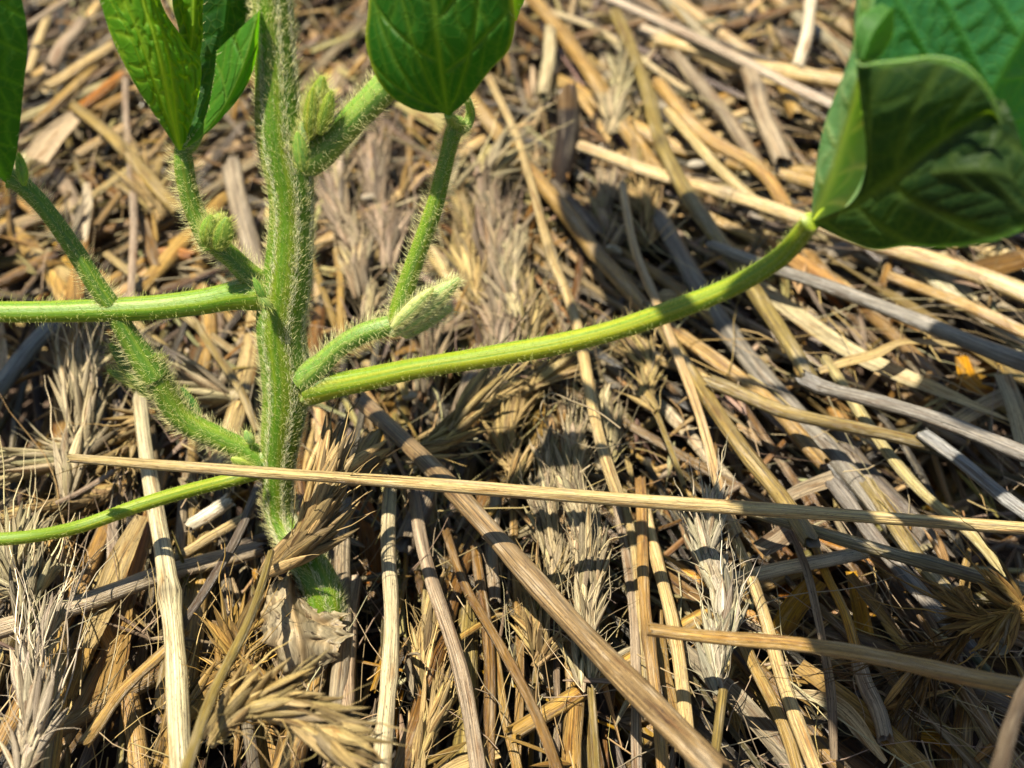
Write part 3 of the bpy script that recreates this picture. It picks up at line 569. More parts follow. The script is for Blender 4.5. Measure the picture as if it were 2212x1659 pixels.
# ------------------------------------------------------------------ small single things
mb=MB(); P=spline(pxpath([(1560,960),(1480,915),(1390,880),(1310,868),(1272,905),(1290,950),(1340,990),(1400,1018),(1480,1024),(1560,1010),(1610,1000)],(.9,)) if 0 else pxpath([(1340,925),(1292,890),(1240,868),(1190,850),(1168,880),(1180,915),(1225,948),(1290,968),(1340,960),(1410,954)],(.8,.9,.8)),60)
thread(mb,P,.012,COL['cream']); tag(mb.build('curled_fibre',CHAFF),'thin curled straw fibre looping below the long leaf stalk','fibre')
def kernel(label,px,py,z,w,h,col,name='seed_husk',rot=0):
    mb=MB(); p=PX(px,py,z); sx=w*depth(p)/F/2; sy=h*depth(p)/F/2
    d=np.array([math.cos(rot),math.sin(rot),.12]); d/=np.linalg.norm(d); P=p+d*np.linspace(-1,1,12)[:,None]*sx
    R=sy*np.sqrt(np.clip(1-np.linspace(-1,1,12)**2,0.0004,1))*(1-.15*np.linspace(-1,1,12)); tube(mb,P,R,np.array(COL[col]),ns=14,flat=.7,ends='cap'); tag(mb.build(name,CHAFF),label,'seed husk','pale kernels and husks in the mulch')
kernel('bright white oval husk near the curled leaf',1505,355,.45,42,24,'white')
kernel('small round kernel in the dark gap by the burnt stub',1250,380,.0,28,28,'white')
kernel('small white kernel beside the round one',1340,388,.1,24,20,'white')
kernel('white husk between the pale ears and the stem',795,425,.35,34,18,'white')
kernel('round tan kernel beneath the long leaf stalk',1442,642,.3,46,44,'cream')
kernel('pale oval husk in the middle distance under thin straws',1325,540,.3,16,40,'white',rot=1.2)
kernel('rounded orange broken husk under the greenish straw',2078,1285,.6,48,46,'gold',rot=.6)
kernel('pale flake below the long leaf stalk near the brown straw',885,855,.2,36,26,'white')
kernel('small cream kernel by the forked lower branch',450,1000,.1,34,24,'cream',rot=.5)
kernel('white husk at the curled leaf base gap',1640,640,.2,30,18,'pale')
# burnt stub
mb=MB(); p0=PX(1212,375,.1); p1=PX(1226,205,1.0); P=spline([p0,(p0+p1)/2+np.array([.05,0,0]),p1],16)
tube(mb,P,wcm(P,(54,50,44)),np.vstack([np.tile(COL['char'],(13,1)),np.tile(COL['brown'],(3,1))]),ns=16,jag=1.1,rib=(5,.06))
tag(mb.build('burnt_stub',STRAW),'dark brown rotten stub standing among the blurred straws','plant stub')
# dead leaf at the stem base
def loft(mb,EL,MI,ER,ns=60,nt=41,col=(.1,.2,.03),vein=(.3,.4,.08),bul=(0,0),puck=.05,nl=6,slope=.5,edge=None,m=0,vw=.05,tcs=1.0,hole=None,mw=.05,basal=None,rung=0,crumple=0):
    """leaf blade between a left edge, a midrib and a right edge curve"""
    A=spline(EL,ns);Mi=spline(MI,ns);Bq=spline(ER,ns); t=np.linspace(-1,1,nt); s=np.linspace(0,1,ns)
    Lm=np.linalg.norm(np.diff(Mi,axis=0),axis=1).sum()
    V=np.zeros((ns,nt,3)); 
    nrm=unit(np.cross(unit(np.gradient(Mi,axis=0)),unit(Bq-A+1e-9)))
    for j,tt in enumerate(t):
        k=abs(tt); E=A if tt<0 else Bq; b=bul[0] if tt<0 else bul[1]
        wj=np.linalg.norm(E-Mi,axis=1)[:,None]; V[:,j]=Mi*(1-k)+E*k+nrm*(b*4*k*(1-k))*np.clip(wj/max(wj.max(),1e-6)*1.3,0,1)
    wl=np.linalg.norm(A-Mi,axis=1); wr=np.linalg.norm(Bq-Mi,axis=1)
    dist=np.where(t[None]<0,wl[:,None],wr[:,None])*np.abs(t)[None]
    vm=np.exp(-(dist/mw)**2); q=s[:,None]*Lm-slope*dist-.12*dist**2
    sp=Lm/nl; f=np.abs(((q/sp+.25*(t[None]<0))%1)-.5)*sp
    vl=np.exp(-(f/vw)**2)*np.clip(dist/.05,0,1)*(q>-.02)
    # tertiary veins between the laterals
    if rung:
        f3=np.abs(((s[:,None]*Lm/rung-.5*dist/rung+.25*np.sin(dist*17)+.2*np.sin(s[:,None]*31+dist*5)+.5*(np.floor(q/sp)%2))%1)-.5)*rung; v3=.6*np.exp(-(f3/.028)**2)
    else:
        f3=np.abs(((dist/.16+ .3*np.sin(q*9))%1)-.5)*.16; v3=.35*np.exp(-(f3/.022)**2)
    if basal:
        for sg,k in basal:
            sb=(1-s[:,None]) if k<0 else s[:,None]; dd=np.abs(np.where((t[None]*sg)>0,dist,99)-abs(k)*sb*Lm*(1-.3*sb)); vl=np.maximum(vl*(1),.9*np.exp(-(dd/vw)**2))
    v=np.clip(np.maximum(np.maximum(vm,.75*vl),v3),0,1)
    pk=puck*(.5-v)*np.clip(1.1-np.abs(t)[None]**4,0,1)*np.clip(dist/.1,0,1)
    V+=nrm[:,None]*pk[...,None]
    if crumple:
        a_,b_=np.meshgrid(s*Lm,t*1.2,indexing='ij'); cr=np.zeros_like(a_)
        for kx,ky in ((3,2),(5,-4),(9,6),(14,-9),(7,13)): cr+=np.abs(np.sin(a_*kx+b_*ky+kx))/abs(kx)**.5
        V+=nrm[:,None]*(crumple*(cr-cr.mean()))[...,None]
        jag=1+.10*np.sin(s*31)+.07*np.sin(s*67+1)+.05*rng.normal(0,1,ns); V=Mi[:,None]+(V-Mi[:,None])*jag[:,None,None]
    c=np.asarray(col)[None,None]*(1-v[...,None])+np.asarray(vein)[None,None]*v[...,None]
    if edge is not None:
        e=np.clip((np.abs(t)-.93)/.07,0,1)[None,:,None]; c=c*(1-e)+np.asarray(edge)*e
    tc=np.stack([np.broadcast_to(s[:,None]*Lm*tcs,(ns,nt)),dist*np.sign(t)[None]*tcs,np.zeros((ns,nt))],-1)
    i=np.arange(ns-1)[:,None]*nt; j=np.arange(nt-1)[None]; Q=np.stack([i+j,i+j+1,i+nt+j+1,i+nt+j],-1).reshape(-1,4)
    mb.add(V.reshape(-1,3),tc.reshape(-1,3),c.reshape(-1,3),Q,m=m)
    return V,nrm
mb=MB()
loft(mb,[PX(655,1228,.55),PX(585,1280,.35),PX(556,1345,.3),PX(598,1420,.2),PX(638,1470,.0)],[PX(632,1226,.5),PX(630,1290,.6),PX(645,1370,.6),PX(655,1430,.4),PX(650,1478,.1)],
     [PX(650,1232,.5),PX(668,1296,.4),PX(740,1330,.35),PX(738,1400,.35),PX(695,1458,.1)],col=(.27,.22,.13),vein=(.33,.23,.11),puck=.08,nl=4,bul=(.12,-.1),ns=70,nt=51,crumple=.02)
tag(mb.build('dead_leaf',BLADE),'crumpled papery beige dead leaf at the foot of the green stem','dead leaf')

# ------------------------------------------------------------------ the bean seedling
plant=bpy.data.objects.new('bean_seedling',None); C.objects.link(plant); plant.location=Vector(B0*S); plant.empty_display_size=.01
tag(plant,'hairy green bean seedling with stalks and leaves rising from the straw','plant')
GC=(.125,.190,.004); GY=(.205,.225,.006); HW=(.84,.80,.42); HY=(.68,.70,.24)
def part(name,mb,mats=None): return mb.build(name,mats or [STEM,HAIR],parent=plant,origin=B0)
def limb(name,pts,wpx,col,hd,hl,lean=.5,hc=HW,n=60,rib=(0,0),ns=28,flat=1.0,ends='cap',extra=None,bend=.35):
    mb=MB(); P3=np.array([PS(*p) for p in pts]); P=spline(P3,n); R=wcm(P,wpx)
    if name in ('petiole','branch'):
        u=np.linspace(0,1,n); u=u if abs(pts[0][0]-620)<abs(pts[-1][0]-620) else 1-u; Lc=np.linalg.norm(np.diff(P,axis=0),axis=1).sum(); R=R*(1+.32*np.exp(-(u*Lc/.22)**2))*(1+.03*np.sin(u*Lc*4+Lc))
        rib=(7,.025)
    tube(mb,P,R,np.asarray(col),ns=ns,flat=flat,rib=rib,ends=ends,hint=(0,-1,.3))
    if hd: hairs(mb,P,R,hd,hl,hc,lean=lean,flat=flat,hint=(0,-1,.3),bend=bend)
    if extra: extra(mb,P,R)
    return part(name,mb),P,R
def ridge_h(mb,P,R):
    for a,s_ in ((1.95,.10),(1.0,.08),(2.7,.12)):
        hairs(mb,P,R,85,.10,(.95,.90,.62),ang=(a,s_),lean=-1.8,hint=(0,-1,.3),rad=.0015,bend=.5)
limb('main_stem',[(585,-40),(592,60),(598,160),(608,300),(628,400),(630,500),(622,600),(608,700),(618,800),(618,870),(606,960),(602,1040),(606,1110),(636,1175,.15),(676,1235,.4),(700,1300,.5),(706,1360,.5)],
     (84,86,92,106,104,94,102,108,106,106,96,80,66,66,76,92,92),GC,420,.12,lean=-.8,hc=HW,n=150,rib=(5,.03),ns=40,extra=ridge_h)
limb('petiole',[(-40,674),(100,674),(300,667),(420,655),(500,640),(562,630)],(44,48,50,52,58,62),(.145,.205,.005),160,.11,lean=.3,hc=HY)[0]['label']='level green leaf stalk crossing the forked one'
def offs(pts,a,b):
    n=len(pts); return [(x,y,a+(b-a)*i/(n-1)) for i,(x,y) in enumerate(pts)]
limb('petiole',offs([(606,648),(668,842),(780,822),(900,796),(1050,772),(1200,745),(1330,713),(1450,672),(1580,620),(1680,560),(1735,500),(1752,478)][1:],.1,1.7),(54,50,46,46,46,46,45,45,44,44,40),GY,230,.075,lean=.6,hc=HY,n=110)[0]['label']='long yellow green leaf stalk reaching to the curled leaf'
limb('petiole',[(-60,1168,1.0),(60,1160,.9),(170,1138,.65),(300,1092,.4),(400,1062,.2),(500,1036,0),(560,1015,-.05)],(28,28,29,29,30,30,30),GY,200,.06,lean=.5,hc=HY)[0]['label']='thin low leaf stalk passing under the pale straw'
# upper hairy branch to the folded young leaf
limb('branch',[(580,628),(545,600),(505,560),(470,530),(440,500)],(52,46,44,46,46),(.135,.20,.012),560,.15,lean=.5)
limb('petiole',[(462,528),(435,485),(415,440),(402,390),(395,335),(396,312)],(42,42,42,42,44,34),(.135,.20,.012),560,.15,lean=.3)
# lower forked branch
limb('branch',[(560,1000),(530,975),(470,945),(420,922),(385,895),(362,862),(340,820),(315,770)],(46,46,50,54,54,52,50,46),(.13,.19,.008),500,.14,lean=.4,n=70)
limb('petiole',[(335,815),(300,760),(268,710),(240,660),(205,610),(165,545),(120,480),(80,430),(42,395),(20,385)],(46,52,48,44,42,40,38,38,40,44),(.12,.19,.012),330,.14,lean=.4,n=90)
limb('branch',[(632,352),(680,335),(720,300),(765,255),(830,190),(880,130,-.1),(930,70,-.2)],(64,70,66,66,68,66,60),(.17,.24,.035),420,.13,lean=.4)
limb('branch',[(655,818,.1),(690,790,.15),(730,752,.15),(780,722,.15),(830,706,.15),(872,694,.15)],(54,44,42,44,46,40),(.16,.225,.03),560,.16,lean=.4)
limb('petiole',[(862,702,.15),(868,655,.15),(885,595,.15),(912,520,.15),(940,440,.15),(962,350,.15),(978,290,.15),(990,262,.15)],(40,42,40,38,38,34,34,40),(.16,.215,.01),520,.14,lean=.3,n=80)
# collar swellings where stalks join the stem
limb('node_swelling',[(560,632),(585,630),(615,660)],(60,64,40),(.16,.23,.02),400,.12,lean=.2,n=16)
limb('node_swelling',[(622,872,-.12),(645,852,.02),(676,838,.10),(708,834,.11)],(66,68,58,48),(.185,.22,.010),240,.10,lean=.4,n=16)
limb('node_swelling',[(540,995),(570,992),(600,1000)],(44,56,40),(.18,.24,.03),300,.10,lean=.2,n=16)
limb('node_swelling',[(640,310),(655,345),(665,370)],(50,60,30),(.16,.23,.03),400,.12,lean=.2,n=16)
def pod(name,base,tip,w,off,col,hd=650,hl=.13,hc=HY,label=None,flat=.6,curve=0,m=None):
    mb=MB(); a=PS(*base,off); b=PS(*tip,off); n=24; u=np.linspace(0,1,n)
    side=unit(np.cross(b-a,pn)); P=a+(b-a)*u[:,None]+side*(curve*np.sin(np.pi*u))[:,None]
    col=np.asarray(col)*.62; R=w*depth(a)/F/2*np.clip(np.sin(np.pi*np.clip(u*.86+.1,0,1))**.75,.08,1); tube(mb,P,R,np.asarray(col),ns=18,flat=flat,ends='cap',hint=pn,rib=(3,.06))
    hairs(mb,P,R,hd*1.3,hl*.85,hc,lean=1.1,flat=flat,hint=pn,bend=.4,rad=.0014); o=part(name,mb)
    if label: o['label']=label
    return o
pod('bud',(455,535),(475,462),54,.2,(.30,.36,.03),label='round olive hairy bud at the upper fork')
pod('bud',(470,540),(490,470),46,.3,(.27,.34,.03))
pod('bud',(445,530),(455,465),40,.3,(.27,.34,.03))
pod('bud',(668,300),(696,165),54,.1,(.26,.30,.02),label='upright olive bud in the upper leaf axil')
pod('bud',(668,300),(675,190),34,.2,(.30,.32,.02)); pod('bud',(690,290),(716,195),34,.2,(.28,.32,.02))
pod('bud',(658,315),(652,262),26,.2,(.45,.46,.22))
pod('bud',(845,720),(992,602),52,.2,(.66,.66,.28),hd=800,hl=.13,hc=(.86,.83,.45),label='pale yellow furry bud opening at the side shoot',flat=.8)
pod('bud',(848,708),(936,622),34,.3,(.72,.70,.26),hd=650,hl=.12,hc=(.86,.83,.45)); pod('bud',(870,725),(975,665),50,.12,(.62,.62,.25),hd=800,hl=.16,hc=(.86,.83,.5),curve=-.05)
pod('stipule',(330,860),(238,742),40,-.2,(.16,.24,.03),hd=500,hl=.16); pod('stipule',(330,845),(232,800),28,-.3,(.16,.24,.03),hd=400,hl=.16)
pod('stipule',(405,895),(345,765),40,-.05,(.22,.33,.03),hd=600,hl=.15,curve=-.08)
pod('stipule',(430,925),(392,838),36,-.1,(.12,.30,.06),hd=500,hl=.10,flat=.3)
pod('stipule',(652,868),(704,816),26,.22,(.38,.44,.12),hd=700,hl=.12,hc=HW); pod('stipule',(655,370),(642,285),34,.4,(.28,.40,.06),hd=500,hl=.1)
pod('stipule',(572,650),(548,600),20,.35,(.22,.36,.05),hd=300); pod('stipule',(560,640),(590,672),26,.35,(.30,.36,.08),hd=300)
pod('stipule',(500,990),(545,1008),22,.3,(.38,.44,.06),hd=500); pod('stipule',(545,960),(530,930),22,.1,(.35,.46,.15),hd=500)

# leaves
def edge_hairs(mb,curve,length,dens,nout,col=HW):
    Q=spline(curve,200); N_=int(dens*np.linalg.norm(np.diff(Q,axis=0),axis=1).sum()); k=rng.integers(0,199,N_)
    T=unit(np.gradient(Q,axis=0)); root=Q[k]; t=T[k]; nn=unit(np.cross(t,nout)+rng.normal(0,.35,(N_,3)))
    hair_strands(mb,root,nn,t,length,col,lean=-.3,rad=.0024)
def surf_hairs(mb,V,nrm,N_,length,col=HW,sgn=1):
    ns,nt,_=V.shape; i=rng.integers(1,ns-1,N_); j=rng.integers(1,nt-1,N_); root=V[i,j]; t=unit(V[i-1,j]-V[i+1,j])
    a=V[i,j+1]-V[i,j-1]; nn=unit(np.cross(t,a))*sgn; nn=np.where((nn@(-fwd))[:,None]<0,-nn,nn)
    hair_strands(mb,root,nn,t,length,col,lean=.6,rad=.0022)
def Q_(pts,off=0.0):
    return [PS(p[0],p[1],(p[2] if len(p)>2 else 0)+off) for p in pts]
def leaf(label,EL,MI,ER,off=0.,hairsN=500,edgeh=True,**k):
    mb=MB(); a,b,c=Q_(EL,off),Q_(MI,off),Q_(ER,off); V,nr=loft(mb,a,b,c,**k)
    if hairsN:
        (edge_hairs(mb,a,.08,70,-pn), edge_hairs(mb,c,.08,70,pn)) if edgeh else None
    o=part('leaf',mb,[LEAF,HAIR]); o['label']=label; return o
DK=(.035,.14,.012); MD=(.07,.22,.012); VE=(.26,.42,.03)
# folded young leaf: front leaflet, back leaflet, dark inner, right leaflet
leaf('folded veined young leaflet, light yellow green',[(180,-120,.1),(215,0,.1),(245,90,.1),(290,180,.1),(335,250,.05),(385,325,0)],[(290,-120,.35),(310,0,.35),(335,80,.35),(352,160,.3),(368,240,.2),(388,325,.02)],
     [(340,-120,-.3),(345,0,-.3),(398,85,-.3),(434,135,-.3),(424,230,-.2),(392,325,.0)],off=.15,hairsN=900,ns=120,nt=81,col=(.070,.20,.006),vein=(.24,.36,.02),puck=.09,rung=.20,nl=3.2,slope=-3.6,vw=.032,mw=.04,basal=[(1,-.16),(-1,-.22)],bul=(.05,.06))
leaf('narrow leaflet behind the folded one',[(385,-120,-.1),(372,0,-.1),(385,60,-.1),(395,120,-.1),(400,200,-.1)],[(430,-120,0),(420,0,0),(418,50,0),(412,100,0),(402,200,-.05)],[(470,-120,-.2),(440,0,-.2),(438,80,-.2),(425,150,-.2),(405,200,-.1)],
     off=-.1,hairsN=300,ns=80,nt=61,col=(.07,.18,.006),vein=(.20,.31,.02),puck=.07,rung=.18,nl=3,slope=-3,vw=.025,mw=.03)
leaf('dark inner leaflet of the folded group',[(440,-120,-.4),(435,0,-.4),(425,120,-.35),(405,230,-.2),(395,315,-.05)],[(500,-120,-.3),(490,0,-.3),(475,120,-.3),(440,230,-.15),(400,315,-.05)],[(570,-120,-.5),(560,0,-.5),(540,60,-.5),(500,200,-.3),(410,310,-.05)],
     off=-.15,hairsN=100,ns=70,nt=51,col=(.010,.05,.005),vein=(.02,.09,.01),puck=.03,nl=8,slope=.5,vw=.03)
leaf('small side leaflet with a pale folded margin',[(468,110,.1),(462,170,.1),(445,250,.1),(420,290,.05),(392,325,0)],[(560,22,.2),(530,130,.25),(490,220,.2),(440,290,.1),(394,325,0)],[(562,20,.05),(556,110,.0),(530,190,.0),(470,262,.0),(398,326,0)],
     off=.1,hairsN=400,ns=80,nt=51,col=(.05,.17,.012),vein=(.14,.25,.03),puck=.05,nl=4,slope=-1.5,vw=.022,mw=.03)
limb('petiolule',[(385,318),(398,326),(420,312),(436,290)],(24,26,18,10),(.15,.22,.03),400,.1)
# broad upright leaf at the top
leaf('broad upright leaf over the top edge',[(790,-160,.2),(796,0,.25),(790,90,.25),(812,165,.25),(850,212,.22),(905,240,.2),(960,244,.18)],[(900,-160,.7),(935,0,.6),(942,70,.55),(950,130,.45),(957,180,.35),(962,215,.25),(966,248,.18)],
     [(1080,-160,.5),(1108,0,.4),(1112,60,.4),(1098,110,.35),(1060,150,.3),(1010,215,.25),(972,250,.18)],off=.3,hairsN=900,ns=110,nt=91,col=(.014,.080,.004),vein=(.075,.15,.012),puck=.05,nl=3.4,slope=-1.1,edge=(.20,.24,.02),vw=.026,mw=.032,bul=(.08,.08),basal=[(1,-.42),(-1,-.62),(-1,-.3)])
leaf('leaf tip showing behind the broad upright leaf',[(1060,-160,-.3),(1080,-20,-.3),(1105,30,-.3),(1112,45,-.3)],[(1100,-160,-.2),(1110,-20,-.2),(1112,20,-.25),(1114,45,-.3)],[(1150,-160,-.3),(1134,-10,-.3),(1124,20,-.3),(1116,45,-.3)],hairsN=100,ns=40,nt=31,col=MD,vein=VE,puck=.03)
limb('petiolule',[(990,268,.15),(978,262,.25),(968,248,.45)],(34,26,18),(.16,.23,.03),300,.1)
limb('petiolule',[(985,282,.15),(1008,270,.1),(1016,240,.1),(1006,205,.3)],(30,22,18,14),(.16,.23,.03),300,.1)
# corner leaf
leaf('corner leaf hanging at the picture edge',[(-260,-120,.3),(-240,60,.3),(-160,220,.3),(-60,340,.2),(12,395,0)],[(-120,-120,.5),(-110,60,.5),(-60,220,.4),(-20,330,.2),(14,398,0)],[(20,-120,.1),(48,0,.1),(60,90,.1),(50,200,.1),(36,330,.05),(18,400,0)],
     off=.3,hairsN=500,ns=90,nt=61,col=(.018,.08,.006),vein=(.06,.17,.012),puck=.04,nl=6,slope=.6,vw=.02)
pod('stipule',(52,400),(40,330),26,.2,(.22,.40,.04),hd=400)
# big curled leaf: nearer the camera than the plant plane
def curled():
    o=1.7
    leaf('narrow pale underside lobe of the curled leaf',[(1752,480,0),(1760,380,.2),(1778,280,.3),(1802,210,.4),(1830,140,.5),(1850,60,.6),(1868,-60,.7)],
      [(1753,480,0),(1790,400,.3),(1815,320,.4),(1840,240,.5),(1856,170,.6),(1868,80,.6),(1880,-60,.6)],[(1756,480,0),(1850,432,.3),(1878,360,.4),(1888,270,.4),(1880,190,.5),(1880,100,.4),(1900,-60,.3)],
      off=o,hairsN=0,edgeh=False,ns=80,nt=41,col=(.13,.27,.11),vein=(.34,.42,.20),puck=.03,nl=6,slope=.8,vw=.03,mw=.04,bul=(-.05,.1))
    leaf('big dark front lobe curling over with a pale rolled rim',[(1756,484,0),(1830,520,.1),(1890,540,.3),(1960,532,.5),(2050,535,.7),(2150,520,.9),(2250,480,1.0)],
      [(1756,480,0),(1830,446,.3),(1895,408,.5),(1960,362,.7),(2030,305,.8),(2100,260,.9),(2168,215,.8)],
      [(1758,478,0),(1870,420,.35),(1878,300,.5),(1850,135,.7),(1905,132,.8),(2010,122,.9),(2110,170,1.0),(2166,280,.9),(2190,300,.9)],
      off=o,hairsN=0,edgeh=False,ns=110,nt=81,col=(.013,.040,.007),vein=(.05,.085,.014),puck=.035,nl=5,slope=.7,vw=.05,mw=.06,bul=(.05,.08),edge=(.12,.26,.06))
    leaf('side flap of the dark lobe at the picture edge',[(1960,362,.6),(2050,300,.8),(2110,240,.8),(2160,215,.8),(2175,300,.8)],[(1980,380,.7),(2060,370,.9),(2130,370,1.),(2180,380,1.0),(2200,410,1.0)],[(2000,430,.6),(2070,460,.8),(2150,470,.9),(2210,460,1.),(2260,450,1.)],
      off=o+.02,hairsN=0,edgeh=False,ns=50,nt=31,col=(.016,.045,.009),vein=(.05,.085,.015),puck=.025,nl=4,vw=.05)
    leaf('bluish green upper face of the curled leaf',[(1850,140,.4),(1862,60,.4),(1880,-60,.4),(1960,-220,.3)],[(2110,330,.2),(2130,230,.3),(2220,60,.4),(2330,-120,.4)],[(2200,400,-.3),(2260,330,-.2),(2360,220,-.1),(2460,100,0)],
      off=o-.5,hairsN=0,edgeh=False,ns=80,nt=71,col=(.03,.15,.055),vein=(.06,.22,.05),puck=.06,nl=4,slope=.6,vw=.035,mw=.04)
    leaf('small rolled ear of the curled leaf near its top rim',[(1850,132,.75),(1846,80,.75),(1860,35,.7),(1905,8,.6)],[(1862,125,.9),(1880,80,.85),(1900,50,.8),(1925,20,.7)],[(1895,132,.7),(1922,95,.6),(1932,60,.6),(1930,12,.6)],
      off=o,hairsN=0,ns=30,nt=21,col=(.03,.10,.02),vein=(.06,.16,.03),puck=.02,edge=(.14,.30,.08))
    # rolled rim
    limb('leaf_rim',[(1850,130,o+0.88),(1862,142,o+0.91),(1905,136,o+0.99),(1960,132,o+1.03),(2010,124,o+1.08),(2070,135,o+1.13),(2110,165,o+1.16),(2145,215,o+1.12),(2162,270,o+1.08)],(6,8,9,9,9,9,9,8,5),(.10,.17,.045),0,.05,n=50,ns=10)
curled()

# unseen upper seedling above the frame: stem top, stalks, leaves placed to shade straw
def unseen_upper_plant():
    p0=PS(585,-40); top=p0+np.array([-.15,.9,3.2]); mb=MB(); P=spline([p0-np.array([0,.12,.4]),p0,(p0+top)/2+np.array([.05,0,0]),top],30); tube(mb,P,interp((.18,.16,.1),30),np.array(GC),ns=20,ends='cap'); hairs(mb,P,interp((.18,.16,.1),30),300,.12,HW,lean=-.5); part('upper_stem',mb)
    sun_=np.array(SUN)
    for (px,py,z,size,az) in ((2170,930,10.2,1.25,-.2),(1500,600,10.2,1.5,.6),(1330,500,10.2,.9,2.2),(40,760,10.0,1.5,2.6),(2060,1560,10.2,1.5,-.6),(1800,1330,10.3,.8,-.3)):
        g0=PX(px,py,0.1 if px!=596 else 4.2); c=g0+sun_*((z-g0[2])/sun_[2]); d=np.array([math.cos(az),math.sin(az),-.25]); d/=np.linalg.norm(d); sd_=np.cross([0,0,1.],d); sd_/=np.linalg.norm(sd_)
        base=c-d*size; tip=c+d*size*1.1; u=np.linspace(0,1,9); wd=size*.75*np.sin(np.pi*u**.8)**.8; MI=[base+(tip-base)*k+np.array([0,0,.25*math.sin(math.pi*k)]) for k in u]
        EL=[m_-sd_*w_-np.array([0,0,.25*w_]) for m_,w_ in zip(MI,wd)]; ER=[m_+sd_*w_-np.array([0,0,.25*w_]) for m_,w_ in zip(MI,wd)]
        mb=MB(); loft(mb,EL,MI,ER,ns=50,nt=31,col=(.05,.17,.02),vein=(.14,.28,.04),nl=6,slope=.6,puck=.04); o=part('leaf',mb,[LEAF,HAIR]); o['label']='unseen leaf placed above the frame to shade the straw'
        mb=MB(); P=spline([top-np.array([0,0,.3*rng.random()]),(top+base)/2+np.array([0,0,.8]),base],24); tube(mb,P,interp((.10,.07),24),np.array(GY),ns=12,ends='cap'); part('petiole',mb)
unseen_upper_plant()

# ------------------------------------------------------------------ straw mulch, piled individually near the top and as litter below
def dirfield(x,y):
    """typical lie of the straw at a place"""
    if y>13.5 and x<-1.5: a=rng.choice([math.radians(50),math.radians(-60),math.radians(80)],p=[.6,.2,.2])
    elif x>1.2: a=rng.choice([math.radians(-48),math.radians(-70),math.radians(-18),math.radians(40)],p=[.55,.2,.15,.1])
    elif y<12.5: a=rng.choice([math.radians(88),math.radians(-75),math.radians(30)],p=[.72,.24,.04])
    else: a=rng.choice([math.radians(-50),math.radians(85),math.radians(20)],p=[.5,.35,.15])
    return a+rng.normal(0,.17)
PAL=['cream','tan','tan','cream','dark','grey','brown','olive','pale','brown','tan','lilac']
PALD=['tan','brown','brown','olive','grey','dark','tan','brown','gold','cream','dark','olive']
def seg(x,y,z,L,a,tilt=0.):
    d=np.array([math.cos(a),math.sin(a),tilt]); b=rng.normal(0,.04)*L; pr=np.array([-d[1],d[0],0])
    p=np.array([x,y,z]); return np.array([p-d*L/2,p+pr*b,p+d*L/2])
names={'cream':'cream','tan':'tan','lilac':'pinkish','grey':'grey','brown':'brown','olive':'olive','pale':'bleached','gold':'golden','orange':'orange brown','dark':'dark','white':'white'}
def proj(p):
    r=np.asarray(p)-CAM; d=np.dot(r,fwd); return 1106+F*r[0]/d, 829.5-F*np.dot(r,upv)/d
LM=[(400,100,'behind the folded young leaf'),(120,200,'beside the corner leaf'),(700,100,'at the top edge by the main stem'),(1000,300,'behind the broad upright leaf'),(1220,280,'around the rotten stub'),(1500,60,'at the top edge in the middle distance'),
 (1550,280,'by the small parallel chip pile'),(1700,300,'beside the curled leaf'),(2000,600,'under the curled leaf'),(800,500,'between the stem and the thin hairy stalk'),(1150,600,'above the long leaf stalk'),(1500,560,'near the bend of the long leaf stalk'),
 (200,450,'behind the corner leaf stalk'),(350,560,'behind the small round bud'),(100,780,'beneath the level leaf stalk'),(450,760,'between the level stalk and forked branch'),(800,900,'at the root of the long leaf stalk'),(1050,950,'below the long leaf stalk'),
 (1350,950,'around the curled fibre'),(1650,850,'beneath the fuzzy olive straw'),(2000,850,'among the cream blades'),(2100,1100,'above the greenish grey straw'),(1750,1100,'around the hollow straw end'),(1900,1400,'in the dark lower gap'),
 (2150,1400,'at the blurred edge ear'),(1600,1500,'beneath the white spread ear'),(1950,1600,'in the lower right corner'),(1300,1500,'below the largest cream ear'),(1000,1350,'beneath the thick brown straw'),(850,1300,'by the bleached node straw'),
 (650,1450,'under the dead leaf'),(450,1350,'beneath the thin black straw'),(200,1250,'under the low cotyledon stalk'),(100,1500,'by the lower left corner ear'),(300,1600,'at the bottom edge by the bright flat straw'),(80,1000,'among the ears at the left edge'),(600,1620,'under the thick bent ear')]
used={}
def autolabel(cn,th,px,py,ang,kindw):
    lm=min(LM,key=lambda l:(l[0]-px)**2+(l[1]-py)**2)[2]
    dirw='rising steeply' if abs(math.sin(ang))>.85 else ('sloping downward right' if math.sin(ang)*math.cos(ang)<-.2 else ('sloping upward right' if math.sin(ang)*math.cos(ang)>.2 else 'lying level'))
    lab=f"{th} {names[cn]} {kindw} {dirw} {lm}"
    k=used.get(lab,0); used[lab]=k+1
    if k: 
        lab=f"{th} {names[cn]} {['','shorter','lower','smaller','deeper','fainter'][min(k,5)]} {kindw} {dirw} {lm}"
    return lab
cnt=0
tries=0
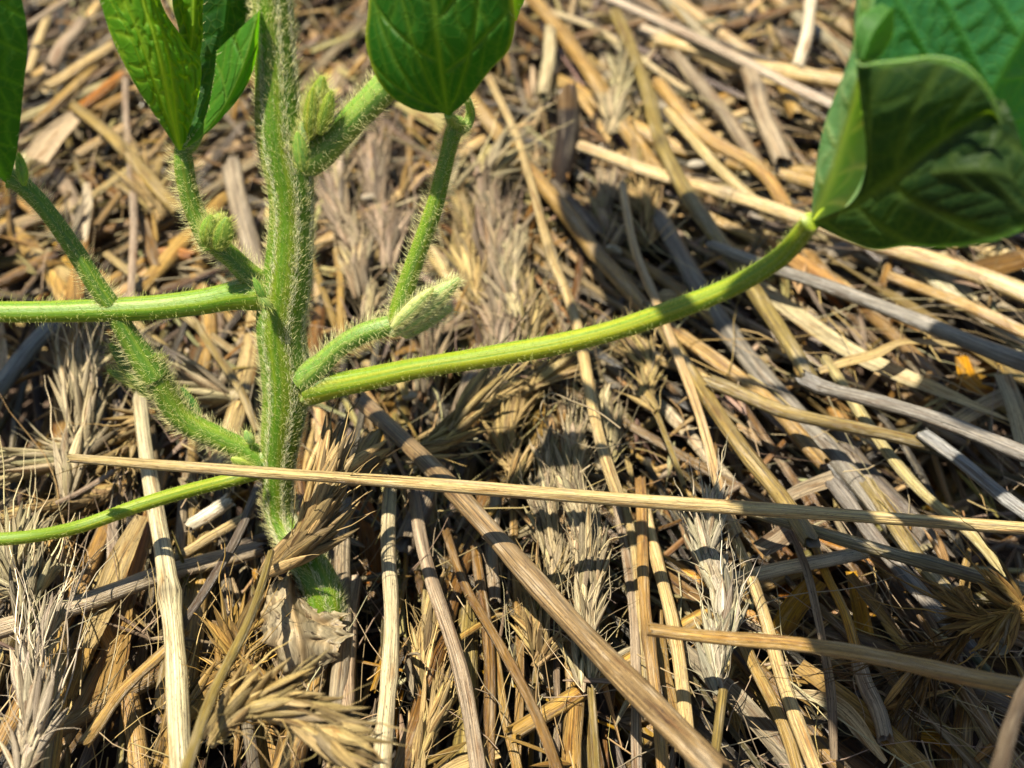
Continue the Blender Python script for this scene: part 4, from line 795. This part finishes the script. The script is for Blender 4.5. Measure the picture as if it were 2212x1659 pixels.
while cnt<185 and tries<4000:
    tries+=1
    px=rng.uniform(-40,2250); py=rng.uniform(-40,1700)
    z=rng.uniform(-.55,.12); p=PX(px,py,z); 
    if py>850 and rng.random()<.6: continue
    L=rng.uniform(2.4,6.5); a=dirfield(p[0],p[1]); cn=PAL[rng.integers(len(PAL))]
    r=rng.uniform(.05,.125); th='thick' if r>.105 else ('thin' if r<.075 else 'medium')
    mb=MB(); P3=seg(p[0],p[1],z,L,a,rng.normal(0,.05))
    if rng.random()<.85:
        make_straw(mb,P3,np.array([r,r*rng.uniform(.85,1.1)]),jitcol(cn)*rng.uniform(.55,1.05),node=[rng.uniform(.1,.9)] if rng.random()<.25 else None,ns=12)
        tag(mb.build('straw',STRAW),autolabel(cn,th,px,py,a,'straw'),'straw','straw pieces in the upper layer of the mulch')
    else:
        P=spline(P3,14); blade(mb,P,interp((.04,r*1.4,r*1.2,.03),14),jitcol(cn),roll=(rng.normal(0,.5),rng.normal(0,.6)))
        tag(mb.build('dry_blade',BLADE),autolabel(cn,th,px,py,a,'blade'),'dry leaf blade','dry blades in the upper layer of the mulch')
    cnt+=1
litter=MB(); litb=MB(); husk=MB()
def lit(n,zr,xr,yr,lr,rr,mode):
    for _ in range(n):
        x=rng.uniform(*xr); y=rng.uniform(*yr); z=rng.uniform(*zr); L=rng.uniform(*lr); a=dirfield(x,y) if rng.random()<.75 else rng.uniform(0,math.pi)
        cn=(PAL if y>13 and rng.random()<.7 else PALD)[rng.integers(12)]; r=rng.uniform(*rr); gap_shade=rng.choice([.3,.5,.75]) if y<14.5 else rng.choice([.3,.5,.8]); P3=seg(x,y,z,L,a,rng.normal(0,.06))  # darker palette and factor paint the shade of the gaps into the litter colour
        if mode=='s':
            P=spline(P3,7); tube(litter,P,np.full(7,r)*(1+rng.normal(0,.04,7)),jitcol(cn,.25)*gap_shade,ns=8,flat=rng.uniform(.6,1),ends='hollow')
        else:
            P=spline(P3,8); blade(litb,P,interp((.05,r*2,r*1.7,.05),8),jitcol(cn,.25)*gap_shade,roll=(rng.normal(0,.6),rng.normal(0,.8)),nt=5)
# inside the view: dense at the far side, more open towards the bottom
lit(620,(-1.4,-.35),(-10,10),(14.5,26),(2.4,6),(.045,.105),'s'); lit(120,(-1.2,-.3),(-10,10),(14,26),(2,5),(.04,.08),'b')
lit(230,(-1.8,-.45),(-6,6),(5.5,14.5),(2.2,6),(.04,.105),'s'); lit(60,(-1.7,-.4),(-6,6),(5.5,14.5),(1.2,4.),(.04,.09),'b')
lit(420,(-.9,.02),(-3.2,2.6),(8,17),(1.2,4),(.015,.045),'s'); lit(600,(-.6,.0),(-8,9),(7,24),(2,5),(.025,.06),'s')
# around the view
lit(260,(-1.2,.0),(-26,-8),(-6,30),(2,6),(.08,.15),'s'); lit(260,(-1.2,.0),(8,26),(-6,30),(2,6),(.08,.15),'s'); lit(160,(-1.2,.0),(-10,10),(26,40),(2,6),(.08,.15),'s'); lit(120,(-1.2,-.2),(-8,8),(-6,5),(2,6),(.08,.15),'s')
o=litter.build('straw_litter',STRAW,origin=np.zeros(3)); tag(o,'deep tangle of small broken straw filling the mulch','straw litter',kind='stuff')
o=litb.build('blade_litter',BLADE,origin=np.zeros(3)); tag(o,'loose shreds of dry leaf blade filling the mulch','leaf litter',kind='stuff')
# loose husks and fine fibres
for _ in range(900):
    px=rng.uniform(-60,2270); py=1720-1780*rng.random()**.65; z=rng.uniform(-.4,.25) ; p=PX(px,py,z); d=unit(np.array([rng.normal(),rng.normal(),rng.normal(0,.3)])); nr=unit(np.cross(d,[.1,.2,1.]))
    c=jitcol(rng.choice(['pale','cream','lilac','tan']),.2)
    for k in range(rng.integers(1,4)): spindle(husk,p,unit(d+rng.normal(0,.2,3)),unit(np.cross(d,nr)),rng.uniform(.3,.8),rng.uniform(.025,.055),.02,c*rng.uniform(.8,1.2))
for _ in range(1100):
    px=rng.uniform(-60,2270); py=rng.uniform(-60,1720); z=rng.uniform(-.2,.45); p=PX(px,py,z); a=dirfield(p[0],p[1])+rng.normal(0,.5)
    awn(husk,p,unit(np.array([math.cos(a),math.sin(a),rng.normal(0,.12)])),rng.uniform(.5,2.4),jitcol(rng.choice(['pale','cream','lilac']),.15),r=rng.uniform(.005,.010),curl=rng.uniform(.1,.9),n=8)
o=husk.build('chaff_litter',CHAFF,origin=np.zeros(3)); tag(o,'loose husks and fine awn fibres scattered over the straw','chaff',kind='stuff')
